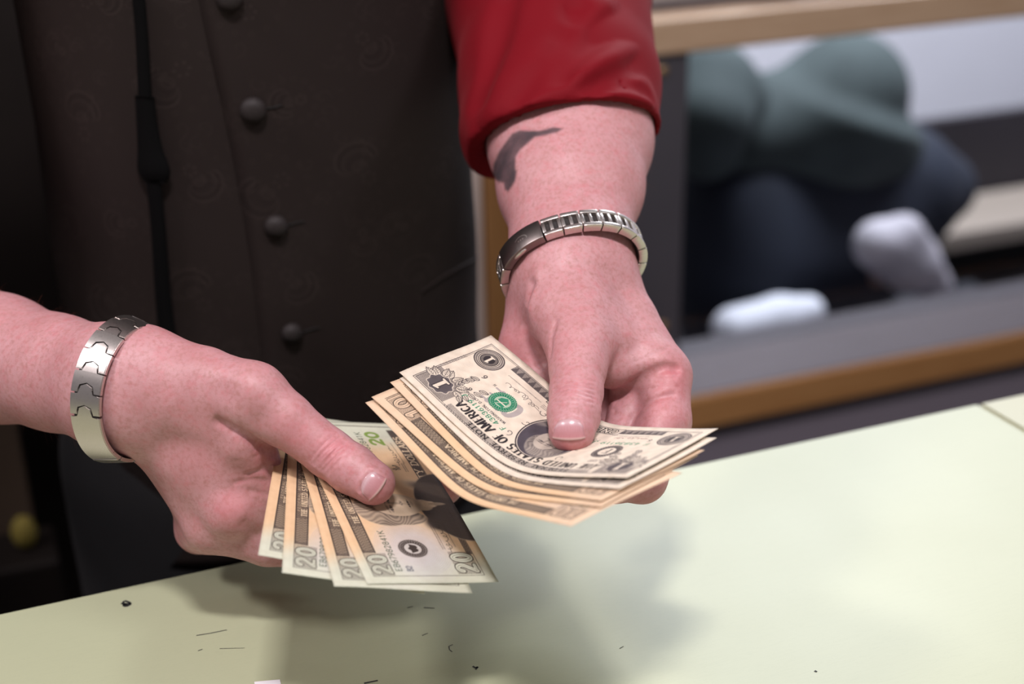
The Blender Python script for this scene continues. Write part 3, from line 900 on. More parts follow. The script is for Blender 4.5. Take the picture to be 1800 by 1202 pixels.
# the right-hand notes lie on one bent cylinder; the left-hand ones on a nearly flat plane
RC = dict(c0=np.array([-56.6774, 14.9581, 715.9617]), g=unit([0.6928, -0.302, 0.6547]), l1=np.array([0.6168, 0.5987, -0.511]), l2=np.array([0.3489, 0.0837, -0.9334]), s0=82.0, w=34.9)
RC['l1'] = unit(RC['l1'] - RC['g'] * (RC['l1'] @ RC['g'])); RC['l2'] = unit(RC['l2'] - RC['g'] * (RC['l2'] @ RC['g']))
_s = np.linspace(-80, 240, 800)
_b = 1 / (1 + np.exp(-(_s - RC['s0']) / RC['w'] * 4))
_an = math.acos(float(RC['l1'] @ RC['l2'])); _q = unit(RC['l2'] - RC['l1'] * (RC['l1'] @ RC['l2']))
_d = np.cos(_b * _an)[:, None] * RC['l1'] + np.sin(_b * _an)[:, None] * _q
_pos = np.concatenate([[np.zeros(3)], np.cumsum((_d[1:] + _d[:-1]) / 2 * (_s[1] - _s[0]), 0)])
_pos = _pos - np.array([np.interp(0, _s, _pos[:, i]) for i in range(3)]) + RC['c0']
def right_stack(s, t):
    """point and upward normal at s mm from the notes' right end, t mm from their top edge"""
    c = np.stack([np.interp(s, _s, _pos[:, i]) for i in range(3)], -1)
    d = np.stack([np.interp(s, _s, _d[:, i]) for i in range(3)], -1)
    n = np.cross(d, RC['g']); n /= np.linalg.norm(n, axis=-1, keepdims=True)
    return c + t[..., None] * RC['g'], n
LO = P(877, 1020, 672.0); LW = unit(P(645, 1026, 643.6) - LO); LL = P(703, 733, 799.0) - LO
LL = unit(LL - LW * (LL @ LW)); LN = unit(np.cross(LW, LL)); LN = LN if LN[1] < 0 else -LN
def left_stack(s, t):
    """s mm from the notes' left end (nearest the lens), t mm from their bottom edge"""
    bend = -2.2 * (np.clip(s - 70, 0, None) / 80) ** 2 * 1.5 + 1.2 * np.sin(s / 156 * math.pi) - 1.2
    return LO + s[..., None] * LL + t[..., None] * LW + bend[..., None] * LN, np.broadcast_to(LN, s.shape + (3,))

def place_note(base, kind, ds, dt, rot, piv, off, tilt=(0, 0), wav=0, seed=0, curl=(0, 0), bul=0.0):
    nu, nv = 53, 23
    u, v = np.meshgrid(np.linspace(0, 1, nu), np.linspace(0, 1, nv), indexing='ij')
    if base is right_stack: s, t = (1 - u) * 156, (1 - v) * 66
    else: s, t = u * 156, v * 66
    ca, sa = math.cos(rot), math.sin(rot)
    s1, t1 = s - piv[0], t - piv[1]
    S, T = piv[0] + ca * s1 - sa * t1 + ds, piv[1] + sa * s1 + ca * t1 + dt
    p, n = base(S, T)
    rnd = np.random.RandomState(seed)
    w = np.zeros(S.shape)
    for k in range(5):
        fx, fy, ph = rnd.uniform(.02, .07), rnd.uniform(.02, .09), rnd.uniform(0, 6)
        w += np.sin(S * fx * 2 + T * fy + ph) * rnd.uniform(.3, 1)
    w *= wav * (.25 + .75 * np.abs(s / 156 - .5) * 2)
    h = off + bul * np.sin(math.pi * s / 156) + tilt[0] * (s / 156 - .5) * 2 + tilt[1] * (t / 66 - .5) * 2 + w + curl[0] * sm(.80, 1.1, s / 156) + curl[1] * (1 - sm(-.1, .2, s / 156))
    p = p + h[..., None] * n
    me = mesh_of('bank_note', W(p).reshape(-1, 3), grid_faces(nu, nv), np.stack([u, v], -1).reshape(-1, 2))
    o = link('bank_note', me, [NOTE_MAT[kind], NOTE_MAT['back']])
    # a thin sheet with two printed faces
    nz = np.zeros(len(me.polygons) * 3); me.polygons.foreach_get('normal', nz)
    upw = (W(p + n) - W(p)).reshape(-1, 3).mean(0)
    if (nz.reshape(-1, 3).mean(0) @ upw) < 0: me.flip_normals()
    m = o.modifiers.new('thickness', 'SOLIDIFY'); m.thickness = .00016; m.offset = -1
    m.material_offset = 1; m.material_offset_rim = 0
    return o

# ------------------------------------------------------------------ setting: floor, walls, counter, back counter
M_FLOOR = plain('dark_carpet', (.035, .030, .032), .9, var=.3, vscale=60)
M_WALLP = plain('pale_wall_paint', (.72, .70, .74), .7, var=.03, vscale=8)
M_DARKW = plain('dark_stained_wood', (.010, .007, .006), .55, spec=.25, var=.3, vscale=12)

def wood_mat(name, c1, c2, rough=.4, scale=(3, 40, 40)):
    t = NT(name).set(Roughness=rough)
    v = t.coord('Object', scale)
    n = t.noise(v, 3.0, 6, .6, .6)
    t.l(t.mix(t.ramp(n, [(.3, 0.0), (.7, 1.0)]), c1, c2), t.b.inputs['Base Color'])
    t.bump(n, .12, .0006)
    return t.m
M_OAK = wood_mat('orange_oak', (.36, .165, .055), (.46, .235, .09))
M_OAKV = wood_mat('orange_oak_upright', (.36, .165, .055), (.46, .235, .09), .4, (40, 40, 3))
M_RAIL = wood_mat('pale_oak', (.44, .29, .18), (.54, .38, .25), .4)
M_LEDGE = plain('mauve_laminate', (.165, .138, .145), .28, var=.1, vscale=9)
M_STILE = plain('charcoal_stile', (.065, .060, .070), .5, var=.2, vscale=7)
M_CREAM = plain('cream_paint', (.75, .62, .55), .6, var=.05)

def laminate(name, c):
    t = NT(name).set(Roughness=.33)
    t.b.inputs['Specular IOR Level'].default_value = .55
    v = t.coord('Object')
    n = t.noise(v, 3.0, 3); n2 = t.noise(v, 220.0, 3)
    f1 = t.math('MULTIPLY', n, .35)
    base = t.mix(f1, c, tuple(k * .86 for k in c))
    # hairline scratches
    vs = t.coord('Object', (6, 60, 1))
    n3 = t.noise(vs, 5.0, 6, .7, 1.5)
    sc = t.ramp(n3, [(.485, 0), (.5, .22), (.515, 0)])
    base = t.mix(sc, base, tuple(k * .72 for k in c))
    t.l(base, t.b.inputs['Base Color'])
    r = t.ramp(n, [(.3, .36), (.7, .45)]); t.l(r, t.b.inputs['Roughness'])
    t.bump(n2, .07, .0004)
    return t.m
M_COUNTER = laminate('pale_green_laminate', (.425, .45, .295))
M_COUNTER2 = laminate('pale_yellow_laminate', (.45, .445, .295))
M_BLACK = plain('black_panel', (.008, .007, .007), .6, spec=.2)

def slab(name, x0, x1, y0, y1, z0, z1, mat, bevel=0.0, parent=None, kind=None):
    return box(name, (x0, y0, z0), (x1, y1, z1), mat, bevel, parent, kind)

slab('floor', -3.0, 4.5, -2.5, 4.2, -0.05, 0.0, M_FLOOR, kind='structure')
slab('wall_back', -3.0, 4.5, 4.2, 4.3, 0.0, 2.8, M_WALLP, kind='structure')
slab('wall_right', 4.5, 4.6, -2.5, 4.3, 0.0, 2.8, M_WALLP, kind='structure')
slab('wall_left', -3.1, -3.0, -2.5, 4.3, 0.0, 2.8, M_WALLP, kind='structure')

# counter
YE = ray_plane(900, 884, 2, COUNTER_Z)[1]
s0 = ray_plane(1718, 708, 2, COUNTER_Z); s1 = ray_plane(1800, 756, 2, COUNTER_Z)
ct = empty('counter', (0.3, 0.2, 0.0))
tag(ct, 'pale green laminate shop counter under the two hands, lightly scuffed', 'counter')
def worktop(name, xs, mat):
    """a slab between two slanting joints: xs = (x at the far edge, x at the near edge) left and right"""
    (a0, a1), (b0, b1) = xs
    bm = bmesh.new()
    Y0, Y1 = YE, -0.35
    lo = [bm.verts.new((x, y, COUNTER_Z - .038)) for x, y in ((a0, Y0), (b0, Y0), (b1, Y1), (a1, Y1))]
    hi = [bm.verts.new((x, y, COUNTER_Z)) for x, y in ((a0, Y0), (b0, Y0), (b1, Y1), (a1, Y1))]
    bm.faces.new(hi); bm.faces.new(lo[::-1])
    for i in range(4): bm.faces.new((lo[i], lo[(i + 1) % 4], hi[(i + 1) % 4], hi[i]))
    bmesh.ops.bevel(bm, geom=bm.edges[:], offset=.0018, segments=2, affect='EDGES')
    return link(name, bm_mesh(bm, name), mat, ct, smooth=False)
sl = (s1[0] - s0[0]) / (s1[1] - s0[1])
sx = lambda y: s0[0] + sl * (y - s0[1])
worktop('worktop_panel', ((-1.9, -1.9), (sx(YE) - .0006, sx(-.35) - .0006)), M_COUNTER)
tag(worktop('worktop_panel', ((sx(YE) + .0006, sx(-.35) + .0006), (2.4, 2.4)), M_COUNTER2), 'yellower panel beyond the joint')
slab('base_panel', -1.85, 2.35, -0.25, YE - .05, 0.0, COUNTER_Z - .039, M_BLACK, parent=ct)

# dark marks worn into the laminate: thin flecks lying on it
M_MARK = plain('black_scuff', (.03, .03, .03), .7)
def mark(pts, w, name='scuff_mark'):
    q = np.array([ray_plane(x, y, 2, COUNTER_Z) for x, y in pts])
    bm = bmesh.new()
    for a, b in zip(q[:-1], q[1:]):
        d = unit(b - a); s = np.cross(d, [0, 0, 1]) * w / 2
        vs = [bm.verts.new((*(p[:2]), COUNTER_Z + .00012)) for p in (a - s, a + s, b + s * .8, b - s * .8)]
        f = bm.faces.new(vs)
    bmesh.ops.recalc_face_normals(bm, faces=bm.faces[:])
    for f in bm.faces:
        if f.normal.z < 0: f.normal_flip()
    o = link(name, bm_mesh2(bm), M_MARK, ct, smooth=False)
    return o
def bm_mesh2(bm):
    me = bpy.data.meshes.new('mark'); bm.to_mesh(me); bm.free(); return me
mark([(214, 1062), (219, 1056), (226, 1058), (230, 1062), (222, 1066), (216, 1064), (224, 1060)], .0016)
mark([(216, 1060), (222, 1064), (230, 1059)], .0018)
mark([(345, 1117), (370, 1113), (399, 1107)], .0007)
mark([(348, 1144), (356, 1141)], .0006); mark([(386, 1140), (430, 1139)], .0004)
mark([(796, 1133), (789, 1136), (790, 1142), (795, 1146)], .0006)
mark([(831, 1171), (836, 1174), (840, 1172), (836, 1177)], .0012)
mark([(742, 1117), (752, 1113)], .0006); mark([(716, 1068), (726, 1066)], .0007); mark([(745, 1068), (764, 1069)], .0008)
mark([(640, 1201), (664, 1196)], .0012); mark([(1432, 1179), (1436, 1181)], .0014); mark([(1089, 1140), (1096, 1136)], .0005)

# back counter: display case with a dark glass front
ZL = ray_plane(1500, 641, 1, 1.50)[2]                   # top of the oak-edged ledge
YG = ray_plane(1500, 572, 2, ZL)[1]                     # the glass stands back on the ledge
ZT = ray_plane(1450, 62, 1, YG)[2]                      # under the top rail
ZTT = ray_plane(1400, 12, 1, YG - .02)[2]
LH = ZL - ray_plane(1500, 693, 1, 1.50)[2]
XL0, XL1 = ray_plane(858, 450, 1, YG - .06)[0], ray_plane(925, 450, 1, YG - .06)[0]
case = empty('display_case', (1.6, YG, 0.0))
tag(case, 'oak trimmed glass display case standing behind the man, blurred', 'display case')
XC1 = 3.4
print('case', ZL, YG, ZT, ZTT, LH, YE)
box('ledge', (XL1 + .001, 1.504, ZL - LH), (XC1, YG + .05, ZL), M_LEDGE, .002, case)
tag(box('ledge_edging', (XL1 + .001, 1.488, ZL - LH), (XC1, 1.503, ZL + .001), M_OAK, .004, case), 'orange oak front edge of the ledge')
tag(box('top_rail', (XL0 + .0005, YG - .02, ZT + .0005), (XC1, YG + .035, ZTT), M_RAIL, .004, case), 'pale oak rail along the top')
box('top_panel', (XL0 + .0005, YG + .036, ZT + .012), (XC1, YG + .38, ZTT - .004), M_LEDGE, .002, case)
xa = ray_plane(1125, 300, 1, YG)[0]; xb = ray_plane(1200, 400, 1, YG)[0]
tag(box('stile', (XL1 + .002, YG - .012, ZL + .001), (xb - .005, YG + .03, ZT - .001), M_STILE, .003, case), 'charcoal upright at the left of the glass')
tag(box('end_post', (XL0, YG - .06, 0.0), (XL1, YG + .02, ZT), M_OAKV, .003, case), 'orange oak post at the case end')
box('base_panel', (XL1 + .001, 1.515, 0.0), (XC1, YG + .06, ZL - LH - .001), plain('mauve_grey_base', (.26, .225, .265), .5, var=.15, vscale=4), 0, case)
for hz in (.14, .60): 
    c = ray_plane(1165, 125 if hz < .3 else 573, 1, YG - .013)
    bm = bmesh.new(); bmesh.ops.create_uvsphere(bm, u_segments=12, v_segments=8, radius=.007, matrix=Matrix.Translation(c) @ Matrix.Diagonal((1, .5, 1, 1)))
    link('screw_cap', bm_mesh(bm), plain('brass', (.42, .27, .13), .4, .8), case)
g = NT('case_glass')
g.t.nodes.remove(g.b)
tr = g.n('ShaderNodeBsdfTransparent'); gl = g.n('ShaderNodeBsdfGlossy', Roughness=.06); fr = g.n('ShaderNodeFresnel', IOR=1.5); mx = g.n('ShaderNodeMixShader')
tr.inputs['Color'].default_value = (.86, .88, .90, 1)
ge = g.n('ShaderNodeNewGeometry'); g.l(g.math('MULTIPLY', fr.outputs[0], g.math('SUBTRACT', 1.0, ge.outputs['Backfacing'])), mx.inputs[0]); g.l(tr.outputs[0], mx.inputs[1]); g.l(gl.outputs[0], mx.inputs[2])
g.l(mx.outputs[0], g.t.nodes['Material Output'].inputs['Surface'])
gp = box('glass_pane', (xb - .004, YG - .003, ZL + .002), (XC1 - .02, YG + .003, ZT - .001), g.m, 0, case)

# cream upright beside the case, dark cabinet filling the left
tag(box('door_casing', (XL0 - .075, YG - .05, 0.0), (XL0 - .002, YG + .02, 2.1), M_CREAM, .003), 'cream painted upright casing between the dark cabinet and display case', 'casing')
cb = empty('wardrobe_cabinet', (-.4, 1.55, 0))
tag(cb, 'dark stained tall cabinet in shadow behind the man at the left', 'cabinet')
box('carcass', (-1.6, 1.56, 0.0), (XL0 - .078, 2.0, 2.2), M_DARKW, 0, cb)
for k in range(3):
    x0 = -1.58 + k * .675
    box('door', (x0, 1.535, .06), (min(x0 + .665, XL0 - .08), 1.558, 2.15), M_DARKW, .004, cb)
M_BROWN = plain('worn_brown_wood', (.10, .068, .048), .5, var=.3, vscale=9)

# ------------------------------------------------------------------ the cashier
def pix(v):
    return np.stack([900 + F_PX * v[:, 0] / v[:, 2], 601 + F_PX * v[:, 1] / v[:, 2]], 1)

def skin_material():
    t = NT('skin').set(Roughness=.46, Subsurface__Weight=.16, Subsurface__Scale=.006)
    t.b.inputs['Subsurface Radius'].default_value = (1.0, .36, .24)
    t.b.inputs['Specular IOR Level'].default_value = .42
    at = t.n('ShaderNodeAttribute', _attribute_name='skin_marks')
    sp = t.n('ShaderNodeSeparateColor'); t.l(at.outputs['Color'], sp.inputs[0])
    v = t.coord('Object')
    n1 = t.noise(v, 55.0, 5, .6); n2 = t.noise(v, 420.0, 4, .6)
    c = t.mix(t.ramp(n1, [(.35, 0), (.68, 1)]), SKIN_A, SKIN_B)
    c = t.mix(t.ramp(n2, [(.46, 0), (.66, .6)]), c, SKIN_D)
    n5 = t.noise(v, 190.0, 4, .65)
    c = t.mix(t.ramp(n5, [(.5, 0), (.70, .40)]), c, SKIN_R)
    vo = t.n('ShaderNodeTexVoronoi', Scale=330.0, Randomness=1.0); t.l(v, vo.inputs['Vector'])
    fr = t.ramp(vo.outputs['Distance'], [(.05, .8), (.45, 0)])
    fm = t.ramp(t.noise(v, 130.0, 3), [(.42, .05), (.66, .5)])
    c = t.mix(t.math('MULTIPLY', fr, fm), c, SKIN_F)
    c = t.mix(t.math('MULTIPLY', sp.outputs['Red'], .75), c, SKIN_R)
    c = t.mix(t.math('MULTIPLY', sp.outputs['Blue'], .6), c, SKIN_Y)
    c = t.mix(t.math('MULTIPLY', sp.outputs['Green'], t.ramp(n1, [(.2, .72), (.6, .93)])), c, (.035, .034, .040))
    t.l(c, t.b.inputs['Base Color'])
    v2 = t.n('ShaderNodeTexVoronoi', Scale=900.0, _feature='DISTANCE_TO_EDGE'); t.l(v, v2.inputs['Vector'])
    h = t.math('ADD', t.math('MULTIPLY', t.ramp(v2.outputs['Distance'], [(0, 0), (.18, 1)]), .5), t.math('MULTIPLY', n2, .8))
    t.bump(h, .10, .0005)
    return t.m
SKIN_A = (.545, .284, .298); SKIN_B = (.480, .228, .235); SKIN_D = (.40, .178, .165); SKIN_F = (.33, .142, .11); SKIN_R = (.52, .150, .168); SKIN_Y = (.62, .36, .30)
M_SKIN = skin_material()

# trunk, head and legs in world millimetres (mostly under clothes)
TC = np.array([0.187, 0.992])
def torso_body():
    T = Body(); x, y = TC * 1000
    ex = np.array([1.0, 0, 0])
    T.tube([(x, y, 900), (x, y, 1000), (x, y, 1150), (x, y + 5, 1300), (x, y + 12, 1420)], [128, 129, 129, 140, 118], [102, 105, 105, 103, 76], ex, 30)
    T.caps([(x - 150, y + 10, 1425), (x + 190, y - 5, 1425)], [58, 58], 40)
    T.caps([(x, y + 10, 1440), (x - 6, y - 8, 1540)], [60, 56], 30)
    T.ell((x - 8, y - 18, 1660), np.eye(3), (76, 96, 118), 20)
    T.caps([(x - 10, y - 112, 1660), (x - 10, y - 122, 1632)], [9, 14], 10)
    T.caps([(x - 40, y - 90, 1600), (x + 20, y - 90, 1600)], [22, 22], 24)
    for s in (-1, 1):
        T.ell((x - 8 + s * 78, y - 8, 1655), np.eye(3), (10, 22, 32), 6)
        T.caps([(x + s * 75, y, 900), (x + s * 95, y - 5, 500), (x + s * 100, y + 15, 90)], [86, 60, 42], 40)
        T.caps([(x + s * 100, y + 20, 45), (x + s * 108, y - 130, 35)], [38, 32], 20)
    return T
TORSO = torso_body()
lo_t = np.array([TC[0] * 1000 - 300, TC[1] * 1000 - 220, 0]); hi_t = np.array([TC[0] * 1000 + 300, TC[1] * 1000 + 220, 1800])
vt, ft = surface_nets(TORSO, lo_t, hi_t, 11.0, 6)
import time as _time
_t0 = _time.time()
H_A = H_B = 1.2
va, fa_ = surface_nets(ARM_A, np.array([-520, -520, 670]), np.array([0, 150, 1060]), H_A)
vb, fb_ = surface_nets(ARM_B, np.array([-50, -520, 670]), np.array([220, 110, 1010]), H_B)
print('body meshed', len(va), len(vb), len(vt), round(_time.time() - _t0, 1))

# skin marks: redness over the joints, the tattoo, paler palm
RED_A = [(P(584, 785, 699), 9, .8), (P(408, 895, 722), 11, .6), (P(440, 820, 715), 12, .5), (P(665, 868, 700), 8, .75), (P(780, 858, 770), 9, .8), (P(757, 812, 780), 9, .8), (P(370, 800, 715), 22, .25), (P(520, 775, 700), 14, .35), (P(470, 840, 715), 14, .5)]
RED_B = [(P(1004, 795, 690), 10, .95), (P(1185, 668, 745), 11, .85), (P(1000, 625, 722), 9, .35), (P(1170, 730, 735), 14, .5), (P(900, 610, 770), 16, .5), (P(1010, 690, 702), 10, .3), (P(1120, 840, 722), 20, .5), (P(1070, 720, 765), 14, .6)]
TAT = np.array([(570, 680), (520, 670), (450, 690), (400, 690), (340, 688), (300, 705), (260, 760), (232, 800), (205, 860), (195, 930), (228, 962), (255, 965), (262, 1000), (280, 1012), (300, 985), (318, 955), (326, 905), (318, 890), (320, 830), (345, 790), (390, 752), (420, 725), (470, 716), (540, 698)]) / 3.005 + (800, 0)
def poly_signed(q, pts):
    d = np.full(len(q), 1e9); ins = np.zeros(len(q), bool)
    for (ax, ay), (bx, by) in zip(pts, np.roll(pts, -1, 0)):
        dx, dy = bx - ax, by - ay
        t = np.clip(((q[:, 0] - ax) * dx + (q[:, 1] - ay) * dy) / (dx * dx + dy * dy), 0, 1)
        d = np.minimum(d, np.hypot(q[:, 0] - ax - t * dx, q[:, 1] - ay - t * dy))
        ins ^= ((ay > q[:, 1]) != (by > q[:, 1])) & (q[:, 0] < dx * (q[:, 1] - ay) / (dy if dy else 1e-9) + ax)
    return np.where(ins, d, -d)
def marks(v, reds, tattoo=False):
    m = np.zeros((len(v), 4)); m[:, 3] = 1
    for c, w, h in reds: m[:, 0] = np.maximum(m[:, 0], h * np.exp(-((v - c) ** 2).sum(1) / (w * w)))
    if tattoo:
        sel = np.where((v[:, 1] < -70) & (v[:, 2] < 862))[0]
        q = pix(v[sel])
        m[sel, 1] = sm(-2.5, 3.0, poly_signed(q, TAT))
    return m
ma = marks(va, RED_A); mb = marks(vb, RED_B, True)
mt = np.zeros((len(vt), 4)); mt[:, 3] = 1
allv = np.vstack([W(va), W(vb), vt / 1000.0])
allf = np.vstack([fa_, fb_ + len(va), ft + len(va) + len(vb)])
def settle(v, arm):
    """put the vertices of hand and near forearm on the skin and read the skin's own normal there"""
    o, n = v.copy(), np.zeros_like(v)
    q = pix(v)
    sel = np.where((q[:, 0] > -40) & (q[:, 1] > 230) & (v[:, 2] < 850))[0]
    for c in np.array_split(sel, max(1, len(sel) // 220)):
        d, g = arm.dist_grad(v[c])
        o[c] = v[c] - np.clip(d, -1, 1)[:, None] * g; n[c] = g
    return o, n
va, na_ = settle(va, ARM_A); vb, nb_ = settle(vb, ARM_B)
print('settled', round(_time.time() - _t0, 1))
allv = np.vstack([W(va), W(vb), vt / 1000.0])
me = mesh_of('person', allv, allf)
me.polygons.foreach_set('use_smooth', [True] * len(me.polygons))
nt_ = np.zeros((len(vt), 3)); nt_[:] = 0
nrm_w = np.vstack([W(va + na_) - W(va), W(vb + nb_) - W(vb)])
nrm_w[np.abs(np.vstack([na_, nb_])).sum(1) < .1] = 0; nrm_w /= np.maximum(np.linalg.norm(nrm_w, axis=1, keepdims=True), 1e-9)
me.normals_split_custom_set_from_vertices(np.vstack([nrm_w, nt_]).tolist())
ca = me.color_attributes.new('skin_marks', 'FLOAT_COLOR', 'POINT')
ca.data.foreach_set('color', np.vstack([ma, mb, mt]).astype(np.float32).ravel())
person = link('person', me, M_SKIN)
tag(person, 'man in dark paisley vest and red shirt holding out bank notes in both hands', 'person')

# thumb nails
def nail_material():
    t = NT('nail').set(Roughness=.24)
    t.b.inputs['Specular IOR Level'].default_value = .5
    uv = t.n('ShaderNodeUVMap'); s = t.n('ShaderNodeSeparateXYZ'); t.l(uv.outputs[0], s.inputs[0])
    c = t.ramp(s.outputs['Y'], [(0.0, (.50, .29, .30)), (.18, (.55, .37, .39)), (.34, (.50, .26, .28)), (.86, (.49, .215, .23)), (.94, (.58, .37, .35)), (1.0, (.60, .42, .39))])
    n = t.noise(t.coord('UV', (60, 3, 1)), 1.0, 2)
    t.l(t.mix(.12, c, t.ramp(n, [(.3, .2), (.7, .9)]), 'SOFT_LIGHT'), t.b.inputs['Base Color'])
    t.bump(n, .03, .0003)
    return t.m
M_NAIL = nail_material()
def nail(arm, base_a, base_b, tip_a, tip_b, d0, free=.5):
    """base_a..base_b is the cuticle, tip_a..tip_b the free edge (picture points); a plate lying on the thumb"""
    nu, nv = 17, 19
    u, v = np.meshgrid(np.linspace(-1, 1, nu), np.linspace(0, 1, nv), indexing='ij')
    ba, bb, ta, tb = [np.array(q, float) for q in (base_a, base_b, tip_a, tip_b)]
    a0 = ba + (bb - ba) * ((u + 1) / 2)[..., None]; a1 = ta + (tb - ta) * ((u + 1) / 2)[..., None]
    ax = unit((ta + tb) / 2 - (ba + bb) / 2); L = np.linalg.norm((ta + tb) / 2 - (ba + bb) / 2)
    vv = v
    shift = (1 - np.sqrt(np.clip(1 - .92 * u * u, 0, 1))) * .40 * (1 - v) - .10 * v * (u * u)      # round cuticle, gently bowed free edge
    q = a0 + (a1 - a0) * vv[..., None] + (shift * L)[..., None] * ax
    q = q.reshape(-1, 2)
    r = np.stack([(q[:, 0] - 900) / F_PX, (q[:, 1] - 601) / F_PX, np.ones(len(q))], 1)
    t = np.full(len(q), d0 - 30.0)
    for _ in range(40): t += np.clip(arm(r * t[:, None]), -4, 4) * .8
    p = r * t[:, None]; nrm = arm.grad(p)
    rim = np.maximum(np.abs(u), 1 - v * 3).reshape(-1)
    lift = .34 - .28 * sm(.75, 1.0, np.abs(u)).reshape(-1) - .25 * (1 - sm(0, .15, v)).reshape(-1) + .35 * sm(.75, 1, v).reshape(-1)
    p = p + lift[:, None] * nrm
    me = mesh_of('thumb_nail', W(p), grid_faces(nu, nv), np.stack([(u + 1) / 2, v], -1).reshape(-1, 2))
    nz = np.zeros(len(me.polygons) * 3); me.polygons.foreach_get('normal', nz)
    if (nz.reshape(-1, 3).mean(0) @ (W(p + nrm) - W(p)).mean(0)) < 0: me.flip_normals()
    o = link('thumb_nail', me, M_NAIL, person)
    m = o.modifiers.new('thickness', 'SOLIDIFY'); m.thickness = .0007; m.offset = -1
    return o
nail(ARM_A, (628, 862), (650, 823), (651, 882), (682, 843), 704)
nail(ARM_B, (976, 737), (1024, 735), (971, 773), (1029, 773), 693)

# fine reddish hair on the forearms: too many to count
def arm_hair():
    rnd = np.random.RandomState(11)
    V, F = [], []
    for arm, v, n, box_, flow in ((ARM_A, va, 900, (-60, 480, 175, 790), P(300, 720, 716) - P(0, 630, 796)), (ARM_B, vb, 900, (835, 235, 1160, 480), P(1005, 560, 750) - P(1000, 150, 885))):
        q = pix(v)
        sel = np.where((q[:, 0] > box_[0]) & (q[:, 0] < box_[2]) & (q[:, 1] > box_[1]) & (q[:, 1] < box_[3]))[0]
        c = v[rnd.choice(sel, n)]
        d, g = arm.dist_grad(c)
        f0 = unit(flow)
        for i in range(n):
            nn = g[i]
            t = unit(f0 - nn * (f0 @ nn) + rnd.normal(0, .35, 3))
            L = rnd.uniform(4, 9); s = unit(np.cross(nn, t)) * .028
            b = len(V)
            for k, (u, lift) in enumerate(((0, -.1), (.5, 1.1), (1.0, 1.5))):
                cpt = c[i] + t * L * u + nn * lift * (1 + .3 * rnd.uniform())
                w = s * (1 - .6 * u)
                V += [cpt - w, cpt + w]
            F += [(b, b + 1, b + 3, b + 2), (b + 2, b + 3, b + 5, b + 4)]
    o = link('arm_hair', mesh_of('arm_hair', W(np.array(V)), F), plain('red_brown_hair', (.30, .13, .07), .5), person)
    tag(o, 'fine reddish hair on the forearms', kind='stuff')
arm_hair()

# ---- clothes
def paisley():
    c = Canvas(180, 180, (.5, .5, .5)); c.R = 8.0
    return c
def paisley_image():
    Canvas.R = 5.0
    c = Canvas(160, 160, (.35, .35, .35))
    rnd = np.random.RandomState(5)
    X, Y = c.X, c.Y
    c.a[:] = (.35 + .05 * np.sin(9 * X + 2 * np.sin(3 * Y)) * np.sin(9 * Y + 2 * np.sin(3 * X)))[..., None]
    def tear(x, y, S, ang, flip):
        t = np.linspace(0, 1, 60)
        th = 2 * math.pi * t
        r = (np.sin(th / 2)) ** .8
        px = r * np.sin(th) * .62 + .55 * flip * (1 - r) ** 1.4 * .8
        py = -np.cos(th) * .75 * (.4 + .6 * r) + .95 * (1 - r) ** 1.2
        return np.stack([px, py], 1)
    def put(pts, x, y, S, ang): 
        ca, sa = math.cos(ang), math.sin(ang)
        return pts @ np.array([[ca, sa], [-sa, ca]]) * S + (x, y)
    spots = [(36, 40, 26, .4, 1), (112, 30, 22, -2.2, -1), (82, 88, 28, 2.6, 1), (30, 120, 22, -1.0, -1), (132, 112, 26, .9, 1), (78, 146, 18, 2.0, -1), (148, 66, 15, 3.6, 1), (8, 78, 14, 1.5, 1)]
    for (x, y, S, a, f) in spots:
        for ox in (-160, 0, 160):
            for oy in (-160, 0, 160):
                X0, Y0 = x + ox, y + oy
                if not (-40 < X0 < 200 and -40 < Y0 < 200): continue
                b = tear(0, 0, 1, 0, f)
                for k, (s, w, col, al) in enumerate(((1.0, 1.4, .75, .8), (.86, .7, .12, .8), (.72, 1.0, .7, .7), (.5, .8, .15, .7), (.34, .9, .7, .8))):
                    c.stroke(put(b * s - (0, .05 * (1 - s)), X0, Y0, S, a), w, (col,) * 3, al)
                for k in range(14):
                    th = 2 * math.pi * k / 14
                    q = put(np.array([[1.16 * .68 * math.sin(th), -.8 * math.cos(th)]]), X0, Y0, S, a)[0]
                    c.ellipse(q[0], q[1], 1.6, 1.6, (.7,) * 3, .6, .5); c.ellipse(q[0], q[1], .8, .8, (.15,) * 3, .8, .4)
                for k in range(5):
                    th = rnd.uniform(0, 6.3); rr = S * rnd.uniform(.95, 1.3)
                    t = np.linspace(0, 5.5, 40); r = 5.5 - t * .9
                    c.stroke(np.stack([X0 + rr * math.cos(th) + r * np.cos(t + th), Y0 + rr * math.sin(th) + r * np.sin(t + th)], 1), .8, (.68,) * 3, .6)
                for k in range(6):
                    q = put(np.array([[.15 * math.cos(k * 1.05), -.3 + .16 * math.sin(k * 1.05)]]), X0, Y0, S, a)[0]
                    c.ellipse(q[0], q[1], 1.1, 1.1, (.72,) * 3, .8, .4)
    im = c.image('paisley_weave'); im.colorspace_settings.name = 'Non-Color'
    Canvas.R = 8.0
    return im
